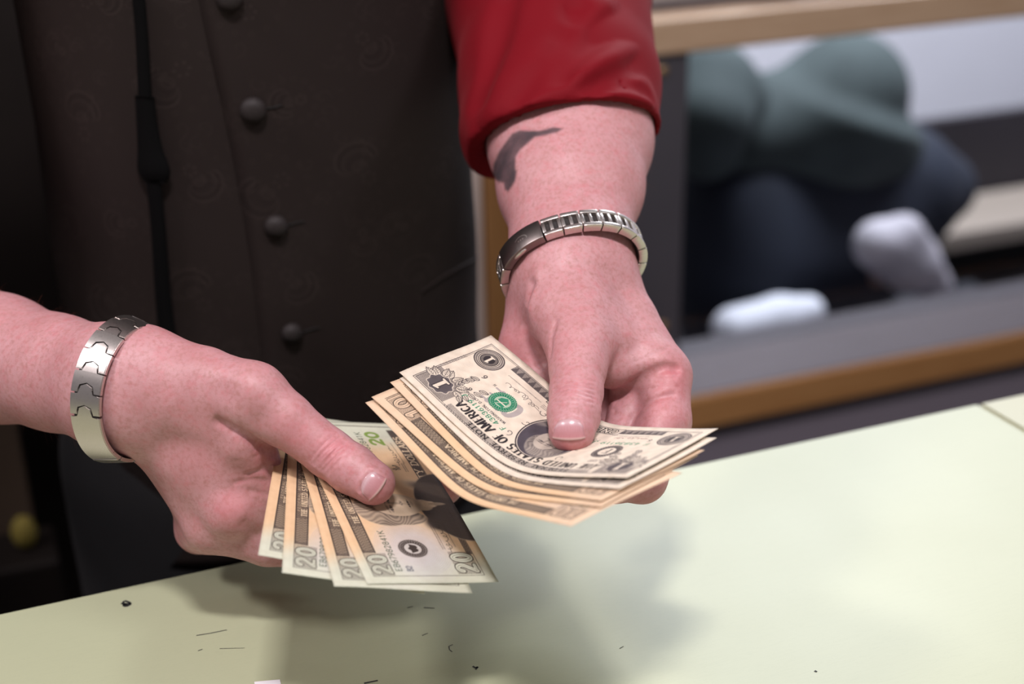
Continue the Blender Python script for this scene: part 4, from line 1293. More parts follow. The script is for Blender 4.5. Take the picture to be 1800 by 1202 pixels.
def vest_material():
    t = NT('paisley_vest_cloth').set(Roughness=.7)
    t.b.inputs['Specular IOR Level'].default_value = .12
    uv = t.n('ShaderNodeUVMap')
    tx = t.n('ShaderNodeTexImage', _image=paisley_image(), _interpolation='Cubic')
    mp = t.n('ShaderNodeMapping'); mp.inputs['Scale'].default_value = (1 / .16, 1 / .16, 1); mp.inputs['Rotation'].default_value = (0, 0, .35)
    t.l(uv.outputs[0], mp.inputs['Vector']); t.l(mp.outputs[0], tx.inputs['Vector'])
    f = tx.outputs['Color']
    t.l(t.mix(f, VEST_D, VEST_L), t.b.inputs['Base Color'])
    r = t.ramp(f, [(0, .72), (1, .50)]); t.l(r, t.b.inputs['Roughness'])
    wv = t.noise(uv.outputs[0], 1600.0, 2)
    t.bump(t.math('ADD', t.math('MULTIPLY', f, .6), t.math('MULTIPLY', wv, .3)), .25, .0005)
    return t.m
VEST_D = (.0120, .0082, .0076); VEST_L = (.0385, .0290, .0265)
M_VEST = vest_material()

VR = (.149, .118)
def vest_pt(th, z, off=0.0):
    """th = 0 faces the lens; positive toward the picture's right"""
    k = sm(1.22, 1.42, z) * .014 - sm(.9, 1.1, z) * .004 + .004
    a, b = VR[0] + k + off, VR[1] + k * .6 + off
    c, s = np.cos(th), np.sin(th)
    n = 2.5
    r = (np.abs(s) ** n + np.abs(c) ** n) ** (-1 / n)
    fold = .0018 * np.sin(th * 7 + z * 9) * sm(1.0, 1.3, z) + .0015 * np.sin(z * 38 + th * 5) * (1 - sm(.95, 1.25, z))
    lean = -.02 * (z - 1.1)
    return np.stack([TC[0] + (a + fold) * s * r, TC[1] + lean - (b + fold) * c * r, z], -1)
_th, _z = np.meshgrid(np.linspace(-1.9, 1.9, 800), np.linspace(.86, 1.45, 600), indexing='ij')
_vp = vest_pt(_th, _z); _vq = INV(_vp).reshape(-1, 3); _vx = pix(_vq); _vd = _vq[:, 2]
def on_vest(x, y):
    d = np.hypot(_vx[:, 0] - x, _vx[:, 1] - y)
    c = np.where(d < 3)[0]
    if len(c) == 0: c = np.array([np.argmin(d)])
    i = c[np.argmin(_vd[c])]
    return _th.ravel()[i], _z.ravel()[i]
PLK = np.array([on_vest(*q) for q in ((351, 5), (372, 100), (395, 200), (414, 300), (432, 400), (447, 500), (458, 600), (468, 700), (476, 800))])
o_ = np.argsort(PLK[:, 1]); PLK = PLK[o_]
plk = lambda z: np.interp(z, PLK[:, 1], PLK[:, 0])
def panel(t0, t1, off, nu=60, nz=70):
    z = np.linspace(.84, 1.45, nz); V = []; UV = []
    for i in range(nu):
        f = i / (nu - 1)
        a = t0(z) if callable(t0) else t0; b = t1(z) if callable(t1) else t1
        th = a + (b - a) * f
        e = off + .0 * z
        if callable(t0): e = e - .004 * (1 - sm(0, .018, f))          # rolled front edge
        V.append(vest_pt(th, z, e)); UV.append(np.stack([th * .14, z], -1))
    return np.array(V).reshape(-1, 3), np.array(UV).reshape(-1, 2), grid_faces(nu, nz)
v1, u1, f1 = panel(plk, 3.14, .0045)
v2, u2, f2 = panel(-3.14, lambda z: plk(z) + .22, .0)
vest_me = mesh_of('vest', np.vstack([v1, v2]), f1 + [tuple(np.array(q) + len(v1)) for q in f2], np.vstack([u1, u2 + (.31, .17)]))
vest = link('vest', vest_me, M_VEST, person)
sd = vest.modifiers.new('thickness', 'SOLIDIFY'); sd.thickness = .0025; sd.offset = -1
tag(vest, 'dark charcoal vest woven with a paisley pattern')

def button(x, y, r):
    th, z = on_vest(x, y)
    p = vest_pt(th, z, .006); q = vest_pt(th, z, .02); n = Vector(unit(q - p))
    bm = bmesh.new()
    prof = [(0, .0052), (.35, .0050), (.66, .0042), (.88, .0026), (1.0, .0008), (1.0, -.0006), (.86, -.002)]
    k = 26; rings = []
    for pr, ph in prof:
        rings.append([bm.verts.new((pr * r * math.cos(2 * math.pi * i / k), pr * r * math.sin(2 * math.pi * i / k), ph)) for i in range(k)] if pr > 0 else [bm.verts.new((0, 0, ph))])
    for a, b in zip(rings[:-1], rings[1:]):
        for i in range(k):
            if len(a) == 1: bm.faces.new((a[0], b[i], b[(i + 1) % k]))
            else: bm.faces.new((a[i], b[i], b[(i + 1) % k], a[(i + 1) % k]))
    bm.transform(Matrix.Translation(p) @ n.to_track_quat('Z', 'Y').to_matrix().to_4x4())
    me = bm_mesh(bm, 'button')
    uvl = me.uv_layers.new(name='UVMap')
    for i, lp in enumerate(me.loops):
        co = me.vertices[lp.vertex_index].co; uvl.data[i].uv = (co.x * 2.2, co.z * 2.2)
    return link('button', me, M_BUTTON, vest)
def button_mat():
    t = NT('covered_button').set(Roughness=.55)
    t.b.inputs['Specular IOR Level'].default_value = .2
    uv = t.n('ShaderNodeUVMap')
    w = t.n('ShaderNodeTexNoise', Scale=260.0, Detail=4.0, Distortion=1.2); t.l(uv.outputs[0], w.inputs['Vector'])
    t.l(t.mix(w.outputs['Fac'], (.014, .011, .011), (.034, .028, .027)), t.b.inputs['Base Color'])
    t.bump(w.outputs['Fac'], .4, .0005)
    return t.m
M_BUTTON = button_mat()
for (x, y, r) in ((405, -6, .0084), (447, 191, .0083), (486, 394, .0076), (513, 581, .0070), (530, 760, .0070)):
    button(x, y, r)
def seam(pts, w, lift, name, mat):
    q = np.array([on_vest(*p) for p in pts]); q = catmull(q, 24)
    c = vest_pt(q[:, 0], q[:, 1], .0052); n = unit(vest_pt(q[12, 0], q[12, 1], .02) - vest_pt(q[12, 0], q[12, 1], 0))
    V = []; F = []
    for i in range(24):
        t = unit(c[min(i + 1, 23)] - c[max(i - 1, 0)]); s = unit(np.cross(n, t))
        for a, h in ((-1, -.0006), (-.6, 1), (.6, 1), (1, -.0006)): V.append(c[i] + s * a * w / 2 + n * (lift * h if h == 1 else h))
    return link(name, mesh_of(name, V, grid_faces(24, 4)), mat, vest)
for (x, y) in ((447, 191), (486, 394), (513, 581)):
    seam([(x + 18, y - 1), (x + 32, y - 4), (x + 48, y - 7)], .0011, .0001, 'buttonhole', M_BLACK)
seam([(733, 512), (770, 487), (806, 466), (829, 452)], .0030, .0003, 'pocket_welt', M_VEST)
seam([(733, 512), (729, 545), (726, 590)], .002, .0002, 'pocket_welt', M_VEST)

# red shirt with a short left sleeve (and the right one outside the picture)
def shirt_sdf():
    cuffN = unit(np.array([.137, .948, -.285])); cuffP = P(990, 194, 812)
    ax = [P(994, 330, 815), P(988, 215, 852), P(976, 110, 892), P(962, 20, 930), P(955, -80, 962)]
    sh = INV(np.array([.40, 1.0, 1.42]))
    S = Body()
    S.tube(ax, [54, 56.5, 57, 56, 60], [45, 47.5, 50, 52, 56], XI, 14)
    S.caps([P(955, -70, 960), sh], [62, 74], 40, 10)
    sh2 = INV(np.array([.25, 1.03, 1.40])); S.caps([sh, sh2], [74, 84], 40)
    S.caps([P(890, 250, 885), P(914, 150, 930), P(920, 20, 955)], [22, 31, 36], 34)
    S.crease([(850, 262), (905, 225), (960, 190), (1020, 160), (1075, 132), (1128, 112)], 6.30, 5.5)
    S.crease([(835, 235), (890, 190), (940, 130), (985, 75), (1012, 15)], 6.00, 8)
    S.crease([(838, 170), (868, 90), (890, 0)], 7.50, 9)
    S.crease([(990, 140), (1000, 110), (1040, 75), (1085, 40), (1110, 30)], 4.50, 7)
    S.crease([(1050, 160), (1080, 146), (1110, 148), (1140, 165)], 3.90, 4.5)
    S.crease([(870, 262), (940, 226), (1010, 190), (1080, 172), (1140, 185)], -3.00, 6)
    S.crease([(850, 215), (910, 165), (960, 105), (1000, 50)], -2.25, 8)
    S.crease([(1000, 150), (1050, 115), (1100, 92), (1125, 92)], -3.90, 8)
    S.crease([(1000, 40), (1060, 10)], -3.00, 10)
    arm_in = Body(); arm_in.prims = ARM_B.prims[:2]
    def f(p):
        d = S(p)
        cut = (p - cuffP) @ cuffN
        # the cuff opening bows with the arm
        d = -smin(-d, -cut, 3.0)
        ar = arm_in(p)
        d = np.minimum(d, np.maximum(ar - 4.8, cut))                  # cloth never sinks into the arm
        return np.maximum(d, -np.maximum(ar - 1.0, -20 - cut))        # open cuff
    return f
vs, fs = surface_nets(shirt_sdf(), np.array([-60, -520, 740]), np.array([230, -60, 1060]), 2.4)
M_RED = NT('red_shirt_cloth').set(Roughness=.72)
M_RED.b.inputs['Sheen Weight'].default_value = .05; M_RED.b.inputs['Sheen Tint'].default_value = (1, .3, .3, 1)
M_RED.b.inputs['Specular IOR Level'].default_value = .12
_v = M_RED.coord('Object'); _n = M_RED.noise(_v, 900.0, 3); _n2 = M_RED.noise(_v, 25.0, 3)
M_RED.l(M_RED.mix(_n2, (.140, .0019, .0062), (.165, .0025, .0078)), M_RED.b.inputs['Base Color']); M_RED.bump(_n, .2, .0004)
M_RED = M_RED.m
# torso of the shirt, under the vest, and the other sleeve
SB = Body(); x, y = TC * 1000
SB.prims = [(q if i else ('t', q[1], [k + 4 for k in q[2]], [k + 4 for k in q[3]], q[4], q[5])) for i, q in enumerate(TORSO.prims[:2])]
_el = W(P(-214, 560, 905)) * 1000; _sr = SHOULDER_R * 1000
SB.caps([(x - 120, y, 1415), _sr, _sr + .60 * (_el - _sr)], [66, 68, 62], 40, 12)
vs2, fs2 = surface_nets(lambda p: np.maximum(SB(p), np.maximum(p[:, 2] - 1475, 900 - p[:, 2])), np.array([x - 420, y - 320, 880]), np.array([x + 290, y + 220, 1510]), 9.0, 6)
shirt = link('shirt', mesh_of('shirt', np.vstack([W(vs), vs2 / 1000]), np.vstack([fs, fs2 + len(vs)])), M_RED, person)
tag(shirt, 'red short-sleeved shirt')
# trousers
TR = Body(); TR.prims = [('t', [np.array([x, y, 840.]), np.array([x, y, 1010.])], [140, 142], [112, 116], np.array([1., 0, 0]), 20)]
for s in (-1, 1): TR.caps([(x + s * 75, y, 880), (x + s * 95, y - 5, 500), (x + s * 100, y + 15, 70)], [93, 70, 58], 40)
vs3, fs3 = surface_nets(lambda p: np.maximum(np.maximum(TR(p), 40 - p[:, 2]), p[:, 2] - 1000), np.array([x - 220, y - 180, 20]), np.array([x + 220, y + 180, 1020]), 11.0, 6)
link('trousers', mesh_of('trousers', vs3 / 1000, fs3), plain('black_trouser_cloth', (.010, .009, .010), .8, var=.2), person)
SHB = Body()
for s in (-1, 1): SHB.caps([(x + s * 100, y + 25, 48), (x + s * 104, y - 60, 42), (x + s * 110, y - 150, 36)], [47, 44, 36], 5)
vs4, fs4 = surface_nets(lambda p: np.maximum(SHB(p), 2 - p[:, 2]), np.array([x - 220, y - 260, -10]), np.array([x + 220, y + 120, 120]), 8.0, 6)
link('shoes', mesh_of('shoes', vs4 / 1000, fs4), plain('black_leather', (.012, .011, .011), .35), person)
# hair
HB = Body(); HB.ell((x - 8, y - 6, 1690), np.eye(3), (84, 100, 108), 5)
vs5, fs5 = surface_nets(lambda p: np.maximum(HB(p), -((p - np.array([x, y - 75, 1700])) @ unit([0, .8, .75]))), np.array([x - 130, y - 140, 1560]), np.array([x + 130, y + 140, 1830]), 8.0, 6)
link('hair', mesh_of('hair', vs5 / 1000, fs5), plain('reddish_hair', (.20, .075, .03), .6), person)

# black strap hanging in front of the vest
def strap():
    e = empty('hanging_strap', PW(262, 300, 900))
    tag(e, 'black strap with a clip hanging down the dark vest, left of its buttons', 'strap')
    M_STRAP = plain('black_webbing', (.0018, .0018, .0020), .8, spec=.1)
    def ribbon(pts, name, lab=None):
        q = catmull(np.array([[*on_vest(px, py), w] for px, py, w in pts]), 40)
        c = vest_pt(q[:, 0], q[:, 1], .0045); V = []
        for i in range(40):
            t = unit(c[min(i + 1, 39)] - c[max(i - 1, 0)])
            n = unit(vest_pt(q[i, 0], q[i, 1], .03) - c[i]); s = unit(np.cross(n, t))
            hw = q[i, 2] / 2
            for a, h in ((-1, 0), (-.85, .0018), (.85, .0018), (1, 0), (.85, -.0012), (-.85, -.0012)): V.append(c[i] + s * a * hw + n * h)
        F = []
        for i in range(39):
            for j in range(6): F.append((i * 6 + j, i * 6 + (j + 1) % 6, (i + 1) * 6 + (j + 1) % 6, (i + 1) * 6 + j))
        F += [tuple(range(6)), tuple(39 * 6 + j for j in range(6))[::-1]]
        return link(name, mesh_of(name, V, F), M_STRAP, e)
    ribbon([(250, -20, .008), (254, 60, .008), (258, 172, .009)], 'upper_strap')
    ribbon([(260, 168, .013), (264, 215, .014), (268, 260, .017), (274, 296, .022), (276, 318, .015)], 'clip')
    ribbon([(276, 314, .010), (282, 400, .010), (290, 500, .011), (298, 585, .013), (310, 680, .016)], 'lower_strap')
strap()

# ------------------------------------------------------------------ metal bracelets
def steel(name, c, rough, aniso=True):
    t = NT(name).set(Base__Color=(*c, 1), Metallic=1.0, Roughness=rough)
    v = t.coord('UV', (1.0, 60.0, 1.0))
    n = t.noise(v, 6.0, 4)
    t.l(t.ramp(n, [(.3, rough * .8), (.7, rough * 1.3)]), t.b.inputs['Roughness'])
    t.bump(n, .05, .0002)
    return t.m
M_STEEL = steel('brushed_steel', (.62, .57, .54), .30)
M_STEELD = steel('dark_steel', (.22, .19, .18), .34)
M_SLOT = plain('link_gap', (.02, .016, .015), .6)

class Ring:
    """closed path round a wrist; s in millimetres, plus offsets along the arm (w) and outward (h)"""
    def __init__(s, arm, cen, axis, up, clear, slope=0.0):
        s.slope = slope
        s.c = np.asarray(cen, float); s.ax = unit(axis)
        s.e1 = unit(up - s.ax * (np.asarray(up) @ s.ax)); s.e2 = np.cross(s.ax, s.e1)
        ph = np.linspace(0, 2 * math.pi, 181)[:-1]
        d = np.cos(ph)[:, None] * s.e1 + np.sin(ph)[:, None] * s.e2
        r = np.full(180, 8.0)
        for _ in range(60): r -= np.clip(arm(s.c + d * r[:, None]), -3, 3) * .7
        # a stiff band bridges hollows
        rr = r.copy()
        for _ in range(12):
            f = np.fft.rfft(np.maximum(rr, r)); f[5:] = 0; rr = np.fft.irfft(f, 180)
        print('ring', np.round(r[::15]), np.round(rr[::15]))
        r = rr + max(0.0, float(np.percentile(r - rr, 92))) + clear
        s.p = s.c + d * r[:, None]
        q = np.vstack([s.p, s.p[:1]])
        s.L = np.concatenate([[0], np.cumsum(np.linalg.norm(np.diff(q, axis=0), axis=1))])
        s.tot = s.L[-1]; s.q = q
    def at(s, t, w, h):
        t = np.mod(np.asarray(t, float), s.tot)
        c = np.stack([np.interp(t, s.L, s.q[:, i]) for i in range(3)], -1)
        e = .6
        a = np.stack([np.interp(np.mod(t + e, s.tot), s.L, s.q[:, i]) for i in range(3)], -1)
        b = np.stack([np.interp(np.mod(t - e, s.tot), s.L, s.q[:, i]) for i in range(3)], -1)
        tg = a - b; tg /= np.linalg.norm(tg, axis=-1, keepdims=True)
        n = np.cross(tg, s.ax); n /= np.linalg.norm(n, axis=-1, keepdims=True)
        sg = np.sign((n * (c - s.c)).sum(-1))[..., None]
        return c + np.asarray(w)[..., None] * s.ax + (np.asarray(h) - s.slope * np.asarray(w))[..., None] * n * sg

def bent(name, ring, bm, s0, mats, parent, flip=False):
    """bm is modelled flat (x along the band, y along the arm, z outward) and wrapped round the ring at s0"""
    xs = [v.co.x for v in bm.verts]; x0, x1 = min(xs), max(xs)
    k = int((x1 - x0) / 1.7)
    for i in range(1, k):                                       # extra edge rows so that the plates follow the wrist
        bmesh.ops.bisect_plane(bm, geom=bm.verts[:] + bm.edges[:] + bm.faces[:], plane_co=(x0 + (x1 - x0) * i / k, 0, 0), plane_no=(1, 0, 0), dist=1e-5)
    bmesh.ops.recalc_face_normals(bm, faces=bm.faces[:])
    me = bpy.data.meshes.new(name); bm.to_mesh(me); bm.free()
    n = len(me.vertices); co = np.empty(n * 3); me.vertices.foreach_get('co', co); co = co.reshape(-1, 3)
    uvl = me.uv_layers.new(name='UVMap')
    idx = np.empty(len(me.loops), int); me.loops.foreach_get('vertex_index', idx)
    uvl.data.foreach_set('uv', (co[idx][:, :2] / 10).ravel())
    w = W(ring.at(s0 + co[:, 0], co[:, 1], co[:, 2]))
    me.vertices.foreach_set('co', w.ravel()); me.update()
    # outward faces after wrapping
    b2 = bmesh.new(); b2.from_mesh(me); bmesh.ops.recalc_face_normals(b2, faces=b2.faces[:]); b2.to_mesh(me); b2.free()
    o = link(name, me, mats, parent, smooth=True)
    me.set_sharp_from_angle(angle=math.radians(24))
    return o

def prism(bm, pts, z0, z1, bevel=.0, mi=0):
    lo = [bm.verts.new((x, y, z0)) for x, y in pts]; hi = [bm.verts.new((x, y, z1)) for x, y in pts]
    fs = [bm.faces.new(hi), bm.faces.new(lo[::-1])]
    for i in range(len(pts)): fs.append(bm.faces.new((lo[i], lo[(i + 1) % len(pts)], hi[(i + 1) % len(pts)], hi[i])))
    for f in fs: f.material_index = mi
    if bevel: bmesh.ops.bevel(bm, geom=list(fs[0].edges), offset=bevel, segments=2, affect='EDGES')
    return fs

# broad interlocking-link bracelet on his right wrist
_fa = Body(); _q = ARM_A.prims[0]; _fa.prims = [('t', [P(300, 718, 716)] + _q[1], [31.5] + _q[2], [25] + _q[3], _q[4], _q[5])]
RA = Ring(_fa, P(230, 685, 737), unit(np.array([.86, .15, -.46])), np.array([0, -1.0, 0]), 2.0, .22)
br = empty('steel_bracelet', W(RA.c)); 
tag(br, 'broad brushed steel bracelet of interlocking links on the wrist at the left', 'bracelet')
pitch = 10.4; n_links = int((RA.tot - 30) / pitch); pitch = (RA.tot - 30) / n_links
def chevron_link():
    bm = bmesh.new(); p = pitch; g = .8; H = 8.2
    pts = [(-p / 2 + g, H), (p / 2, H), (p / 2, 3.9), (p * .86, 3.3), (p * 1.0, 0), (p * .86, -3.3), (p / 2, -3.9), (p / 2, -H), (-p / 2 + g, -H),
           (-p / 2 + g, -4.5), (-p * .14 + g, -4.1), (g, 0), (-p * .14 + g, 4.1), (-p / 2 + g, 4.5)]
    prism(bm, pts, 0, 1.8, .35)
    return bm
def direction_sign(ring, s):  # which way s runs on the lens side
    return ring.at(s + 1.0, 0, 0)[1] - ring.at(s, 0, 0)[1]
# find the place on the lens side lowest part: clasp centre
print('ring clearance', ARM_A(RA.at(np.linspace(0, RA.tot, 30), np.zeros(30), np.zeros(30))).round(1))
ss = np.linspace(0, RA.tot, 400); pp = RA.at(ss, ss * 0, ss * 0); px_ = pix(pp)
front = pp[:, 2] < RA.c[2]
clasp_s = ss[front][np.argmin(np.abs(px_[front][:, 1] - 775))]
dirn = direction_sign(RA, clasp_s)
for k in range(n_links):
    s0 = clasp_s + 15 + pitch * (k + .5)
    bm = chevron_link()
    if dirn > 0:                                                # chevrons point up the near side
        for v in bm.verts: v.co.x = -v.co.x
    bent('bracelet_link', RA, bm, s0, M_STEEL, br)
bm = bmesh.new()
e_, p_ = 14.6, pitch
pts = [(-e_, 8.2), (e_, 8.2), (e_, 3.9), (e_ + p_ * .40, 3.3), (e_ + p_ * .54, 0), (e_ + p_ * .40, -3.3), (e_, -3.9), (e_, -8.2), (-e_, -8.2)]
prism(bm, [((-x if dirn > 0 else x), y) for x, y in pts], 0, 1.8, .35)
tag(bent('clasp_plate', RA, bm, clasp_s, M_STEEL, br), 'plain brushed clasp plate')
bm = bmesh.new(); box_bm(bm, (-9, -7.4, 1.7), (-7.6, 7.4, 2.3), .2); 
bent('clasp_ridge', RA, bm, clasp_s + (0 if dirn < 0 else 22), M_STEEL, br)
bm = bmesh.new(); box_bm(bm, (-RA.tot / 2 + .1, -6.5, -.4), (RA.tot / 2 - .1, 6.5, .9))
bmesh.ops.subdivide_edges(bm, edges=[e for e in bm.edges if abs(e.verts[0].co.x - e.verts[1].co.x) > 8], cuts=90)
bent('inner_band', RA, bm, clasp_s, M_SLOT, br)

# watch bracelet on his left wrist
_fb = Body(); _q = ARM_B.prims[0]; _fb.prims = [('t', [P(1007, 560, 755)] + _q[1], [33] + _q[2], [26] + _q[3], _q[4], _q[5])]
RB = Ring(_fb, P(998, 512, 796), unit(np.array([.20, .72, -.66])), np.array([0, -.5, -1.0]), 1.4)
print('ring clearance', ARM_B(RB.at(np.linspace(0, RB.tot, 30), np.zeros(30), np.zeros(30))).round(1))
wb = empty('watch_bracelet', W(RB.c))
tag(wb, 'narrow steel watch bracelet with slotted links and clasp, worn below the tattoo', 'bracelet')
ss = np.linspace(0, RB.tot, 600); pp = RB.at(ss, ss * 0, ss * 0); px_ = pix(pp)
cl = np.argmin(np.hypot(px_[:, 0] - 925, px_[:, 1] - 440) + (pp[:, 2] > RB.c[2] + 14) * 500)
clasp_s = ss[cl]
CL = 27.0
n_l = int((RB.tot - CL) / 9.6); pit = (RB.tot - CL) / n_l
def slot_link(L):
    bm = bmesh.new()
    for s in (-1, 1): box_bm(bm, (-L / 2 + .25, min(s * 6.2, s * 3.6), .0), (L / 2 - .25, max(s * 6.2, s * 3.6), 4.9), .5)
    for x in (-L / 2 + 1.0, .1, L / 2 - .9): box_bm(bm, (x - .9, -3.7, .2), (x + .9, 3.7, 4.6), .35)
    return bm
for k in range(n_l):
    s0 = clasp_s + CL / 2 + pit * (k + .5)
    o = bent('bracelet_link', RB, slot_link(pit), s0, [M_STEEL], wb)
    bm = bmesh.new(); box_bm(bm, (-pit / 2, -3.6, -.6), (pit / 2, 3.6, 2.6))
    bent('link_core', RB, bm, s0, M_SLOT, o)
bm = bmesh.new(); box_bm(bm, (-CL / 2 + .3, -6.6, 0), (CL / 2 - .3, 6.6, 4.9), .6)
bmesh.ops.subdivide_edges(bm, edges=[e for e in bm.edges if abs(e.verts[0].co.x - e.verts[1].co.x) > 8], cuts=8)
cp = bent('clasp', RB, bm, clasp_s, M_STEELD, wb); tag(cp, 'dark clasp plate with an engraved mark')
bm = bmesh.new()
bmesh.ops.create_uvsphere(bm, u_segments=16, v_segments=8, radius=1.0, matrix=Matrix.Translation((1.5, 6.6, 2.4)) @ Matrix.Diagonal((4.2, .8, 1.3, 1)))
bent('clasp_button', RB, bm, clasp_s, M_STEEL, cp)
bm = bmesh.new()
t = np.linspace(.5, 3.4, 14)
for i in range(13):
    a, b = t[i], t[i + 1]
    for r0, r1, y0 in ((2.6, 3.1, 1.2),):
        vs_ = [bm.verts.new((r * math.cos(q) * 1.2 - 2, y0 - r * math.sin(q), 5.0)) for r, q in ((r0, a), (r1, a), (r1, b), (r0, b))]
        bm.faces.new(vs_)
for x in (-3.2, -2.0, -.8): box_bm(bm, (x - .35, .4, 4.85), (x + .35, 1.5, 5.03))
bent('engraved_mark', RB, bm, clasp_s, M_STEEL, cp)

# ------------------------------------------------------------------ bank notes
NOTE_MAT = {'1': note_material('one_dollar_paper', one_note()), '20': note_material('twenty_dollar_paper', coloured_note('20')),
            '10': note_material('ten_dollar_paper', coloured_note('10')), 'back': note_material('note_back_paper', note_back())}
PR, PL = (80, 36), (95, 45)
GR, GL_ = 'notes held in his left hand', 'notes fanned in his right hand'
def note(o, lab, grp): tag(o, lab, 'bank note', grp); return o
note(place_note(right_stack, '1', 1.1, -1.3, -.0008, PR, 0, (0, -.2), .40, 1, (.6, .3), 0), 'creased one dollar note on top of its stack, pressed down by the thumb', GR)
note(place_note(right_stack, '1', 4.9, -6.2, -.0455, PR, -1.4, (-.2, 0), .38, 1, (.4, 0), .6), 'second one dollar note, lying just under the top one', GR)
note(place_note(right_stack, '10', 4.9, -14.4, -.083, PR, -2.8, (0, -.3), .34, 1, (0, .2), 1.35), 'uppermost ten dollar note, directly beneath the one dollar notes', GR)
note(place_note(right_stack, '10', 5.2, -22.9, -.018, PR, -4.2, (.2, -.4), .30, 1, (0, 0), 2.2), 'middle of the three orange ten dollar notes', GR)
note(place_note(right_stack, '10', 8.3, -34.5, -.1145, PR, -5.6, (.8, -.5), .28, 1, (0, 0), 3.0), 'lowest ten dollar note, sticking out furthest toward the twenties', GR)
note(place_note(left_stack, '20', 1.2, -1.0, -.003, PL, 0, (.2, 0), .15, 6), 'top twenty dollar note under the thumb, its whole face showing', GL_)
note(place_note(left_stack, '20', -1.6, 5.0, -.105, PL, -1.0, (-.1, .3), .2, 7), 'second twenty dollar note of the fan, just below the top one', GL_)
note(place_note(left_stack, '20', 5.2, 11.7, -.2635, PL, -2.1, (0, .5), .2, 8), 'third twenty dollar note of the fan, second from its far left edge', GL_)
note(place_note(left_stack, '20', 17.7, 14.8, -.3163, PL, -3.2, (0, .2), .2, 9), 'lowest twenty dollar note, leftmost of the fan against the palm', GL_)
slip = [ray_plane(x, y, 2, COUNTER_Z + .0004) for x, y in ((447, 1198), (492, 1194), (500, 1230), (452, 1236))]
sl_me = mesh_of('paper_slip', np.array(slip), [(3, 2, 1, 0)])
so = link('paper_slip', sl_me, plain('white_paper', (.80, .77, .80), .7), smooth=False)
if so.data.polygons[0].normal.z < 0: so.data.flip_normals()
so.modifiers.new('thickness', 'SOLIDIFY').thickness = .0002
tag(so, 'small white paper slip lying on the counter at its near edge', 'paper')

# ------------------------------------------------------------------ far things, seen blurred through and over the display case
def world_at(x, y, wy): return ray_plane(x, y, 1, wy)
def blob_mesh(name, prims, h, mat, parent=None, cut=None, pad=90):
    B = Body()
    allp = []
    for pts, r, k in prims:
        pts = [np.asarray(p, float) * 1000 for p in pts]; B.caps(pts, r, k, 14); 
        for p, q in zip(pts, r): allp += [p - q - pad * .2, p + q + pad * .2]
    allp = np.array(allp)
    f = (lambda p: np.maximum(B(p), cut(p))) if cut else B
    v, fc = surface_nets(f, allp.min(0) - 10, allp.max(0) + 10, h, 6)
    return link(name, mesh_of(name, v / 1000, fc), mat, parent)
YP = YG + .85
q = lambda x, y, wy=None: world_at(x, y, YP if wy is None else wy)
M_GREEN = plain('grey_green_knit', (.062, .080, .079), .85, var=.35, vscale=14)
M_NAVY = plain('navy_denim', (.012, .016, .030), .8, var=.3, vscale=10)
M_SKIN2 = plain('far_skin', (.46, .28, .24), .5)
M_SHOE = plain('white_canvas', (.72, .72, .78), .6)
# a customer bent forward on a low bench beyond the case
head = q(1228, 150) + np.array([0, -.03, -.01])
cust = blob_mesh('person', [
    ([q(1470, 230), q(1440, 200), q(1330, 215), head], [105, 92, 62, 52], 30),
    ([head, head + np.array([-.03, -.06, -.03])], [84, 70], 10),
    ([q(1500, 500, YP - .10), q(1575, 440, YP - .20)], [38, 34], 20)], 12.0, M_SKIN2)
tag(cust, 'crouching customer in a grey green top and navy trousers, blurred behind the case glass', 'person')
blob_mesh('knit_top', [
    ([q(1478, 195), q(1490, 165)], [172, 128], 40),
    ([q(1430, 225), q(1300, 225), q(1262, 190)], [135, 105, 84], 60),
    ([q(1560, 285), q(1640, 300)], [90, 60], 60),
    ([q(1300, 260), q(1500, 262)], [95, 105], 60)], 12.0, M_GREEN, cust)
blob_mesh('hood', [([head + np.array([.0, -.005, .005]), head + np.array([-.03, -.06, -.03]), head + np.array([-.02, -.05, -.09])], [98, 88, 70], 20), ([head, q(1320, 205)], [90, 80], 40)], 12.0, M_GREEN, cust)
blob_mesh('trousers', [
    ([q(1290, 345, YP + .02), q(1560, 330, YP + .02)], [160, 150], 60),
    ([q(1310, 450, YP - .02), q(1500, 430, YP - .02)], [170, 150], 60),
    ([q(1280, 560), q(1380, 520)], [110, 120], 60),
    ([q(1600, 340), q(1660, 330)], [110, 70], 60)], 14.0, M_NAVY, cust)
blob_mesh('shoe', [([q(1290, 578, YP - .26), q(1370, 560, YP - .26), q(1420, 548, YP - .26)], [44, 46, 34], 30)], 9.0, M_SHOE, cust)
bag = blob_mesh('handbag', [([q(1545, 430, YP - .34), q(1600, 470, YP - .34)], [50, 54], 30), ([q(1590, 410, YP - .34), q(1640, 500, YP - .32)], [38, 38], 30)], 9.0, plain('grey_white_cloth', (.50, .46, .50), .7, var=.6, vscale=9))
tag(bag, 'pale grey bag beside the seated customer, behind the case glass', 'bag')
# a bench that carries the customer
pb = q(1450, 640)
bn = empty('bench', (pb[0], YP + .05, 0)); tag(bn, 'low dark bench under the seated customer behind the display case', 'bench')
box('seat', (pb[0] - .42, YP - .2, .02), (pb[0] + .55, YP + .2, max(.08, q(1400, 560)[2] - .10)), plain('dark_bench_cloth', (.02, .02, .026), .8), .01, bn)
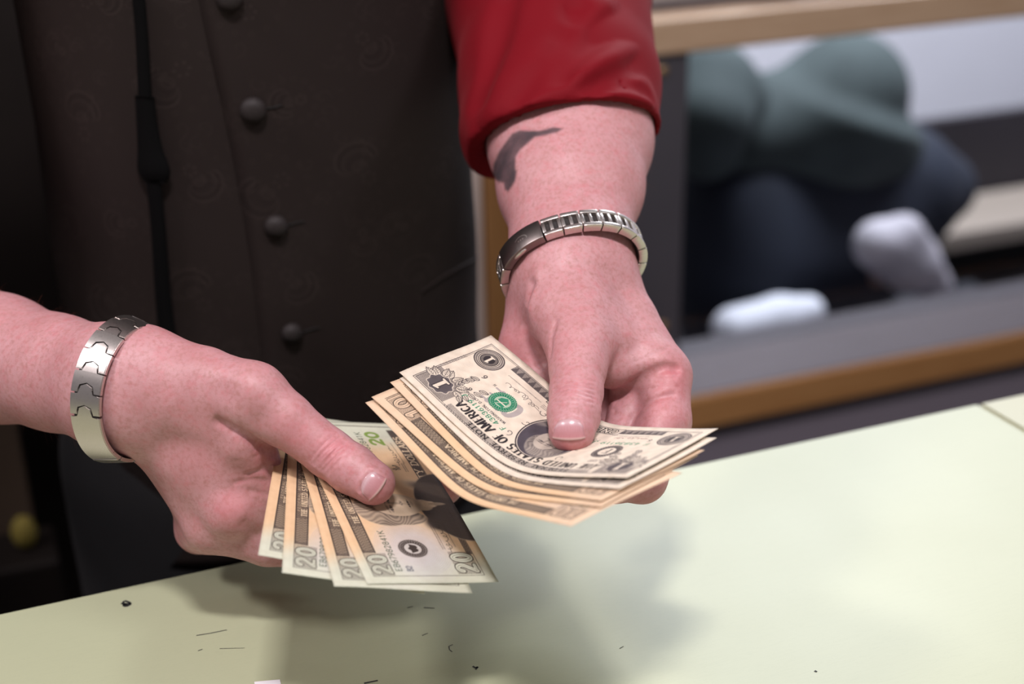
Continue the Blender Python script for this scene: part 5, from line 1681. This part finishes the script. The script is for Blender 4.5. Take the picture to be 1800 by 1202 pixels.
# dark cabinet with a tan shelf at the right, pale wall above it
r0 = world_at(1690, 260, YG + 1.15); r1 = world_at(1690, 412, YG + 1.15)
dk = empty('shelf_unit', (r0[0] + .7, YG + 1.4, 0)); tag(dk, 'dark low shelf unit with a tan shelf, at the right behind the glass', 'shelf unit')
box('back_panel', (r0[0] - .02, YG + 1.35, 0), (4.4, YG + 1.38, r0[2] + .01), plain('dark_plum_board', (.022, .017, .022), .6, var=.4, vscale=5), 0, dk)
tag(box('shelf', (r0[0] - .05, YG + 1.1, r1[2] - .02), (4.4, YG + 1.34, r1[2] + .028), plain('tan_board', (.34, .28, .23), .5), .004, dk), 'tan shelf board')
box('lower_panel', (r0[0] - .03, YG + 1.2, 0), (4.4, YG + 1.345, r1[2] - .03), M_BLACK, 0, dk)
# goods on top of the case, cut by the picture's upper edge
def goods(x0, x1, y1, depth, h, name, mat, lab, cat):
    a = world_at(x0, y1, YG + .10); b = world_at(x1, y1 - (x1 - x0) * .06, YG + .10)
    o = box(name, (a[0], YG + .08, ZTT + .0005), (b[0], YG + .08 + depth, ZTT + h), mat, .004)
    return tag(o, lab, cat)
goods(1128, 1312, 26, .25, .16, 'carton', plain('beige_carton', (.58, .50, .46), .7, var=.1), 'beige carton on the case top beside the red sleeve, blurred', 'box')
goods(1322, 1378, 20, .22, .14, 'tin', plain('slate_tin', (.16, .17, .21), .5), 'slate grey tin standing between the cartons on the case top', 'tin')
goods(1388, 1690, 14, .28, .20, 'carton', plain('white_carton', (.74, .77, .84), .6), 'long bluish white carton on the case top', 'box')
goods(1702, 1900, 8, .28, .18, 'carton', plain('brown_carton', (.32, .24, .20), .7), 'brown carton on the case top at the far right', 'box')
# small yellow item low in the dark at the left
yl = world_at(42, 935, 1.38)
sh = empty('side_stand', (yl[0] - .02, 1.40, 0)); tag(sh, 'dark wooden stand low at the left, holding a small yellow ball', 'stand')
box('post', (yl[0] - .045, 1.36, 0), (yl[0] + .03, 1.44, yl[2] - .030), M_DARKW, .004, sh)
box('back_board', (yl[0] - .11, 1.45, 0), (yl[0] + .012, 1.47, yl[2] + .24), M_BROWN, .003, sh)
bm = bmesh.new(); bmesh.ops.create_uvsphere(bm, u_segments=20, v_segments=12, radius=.019, matrix=Matrix.Translation((yl[0], 1.40, yl[2] - .011)) @ Matrix.Diagonal((.7, .7, 1, 1)))
tag(link('ball', bm_mesh(bm), plain('yellow_felt', (.22, .17, .03), .8)), 'small dull yellow ball on the dark stand, low at the left', 'ball')
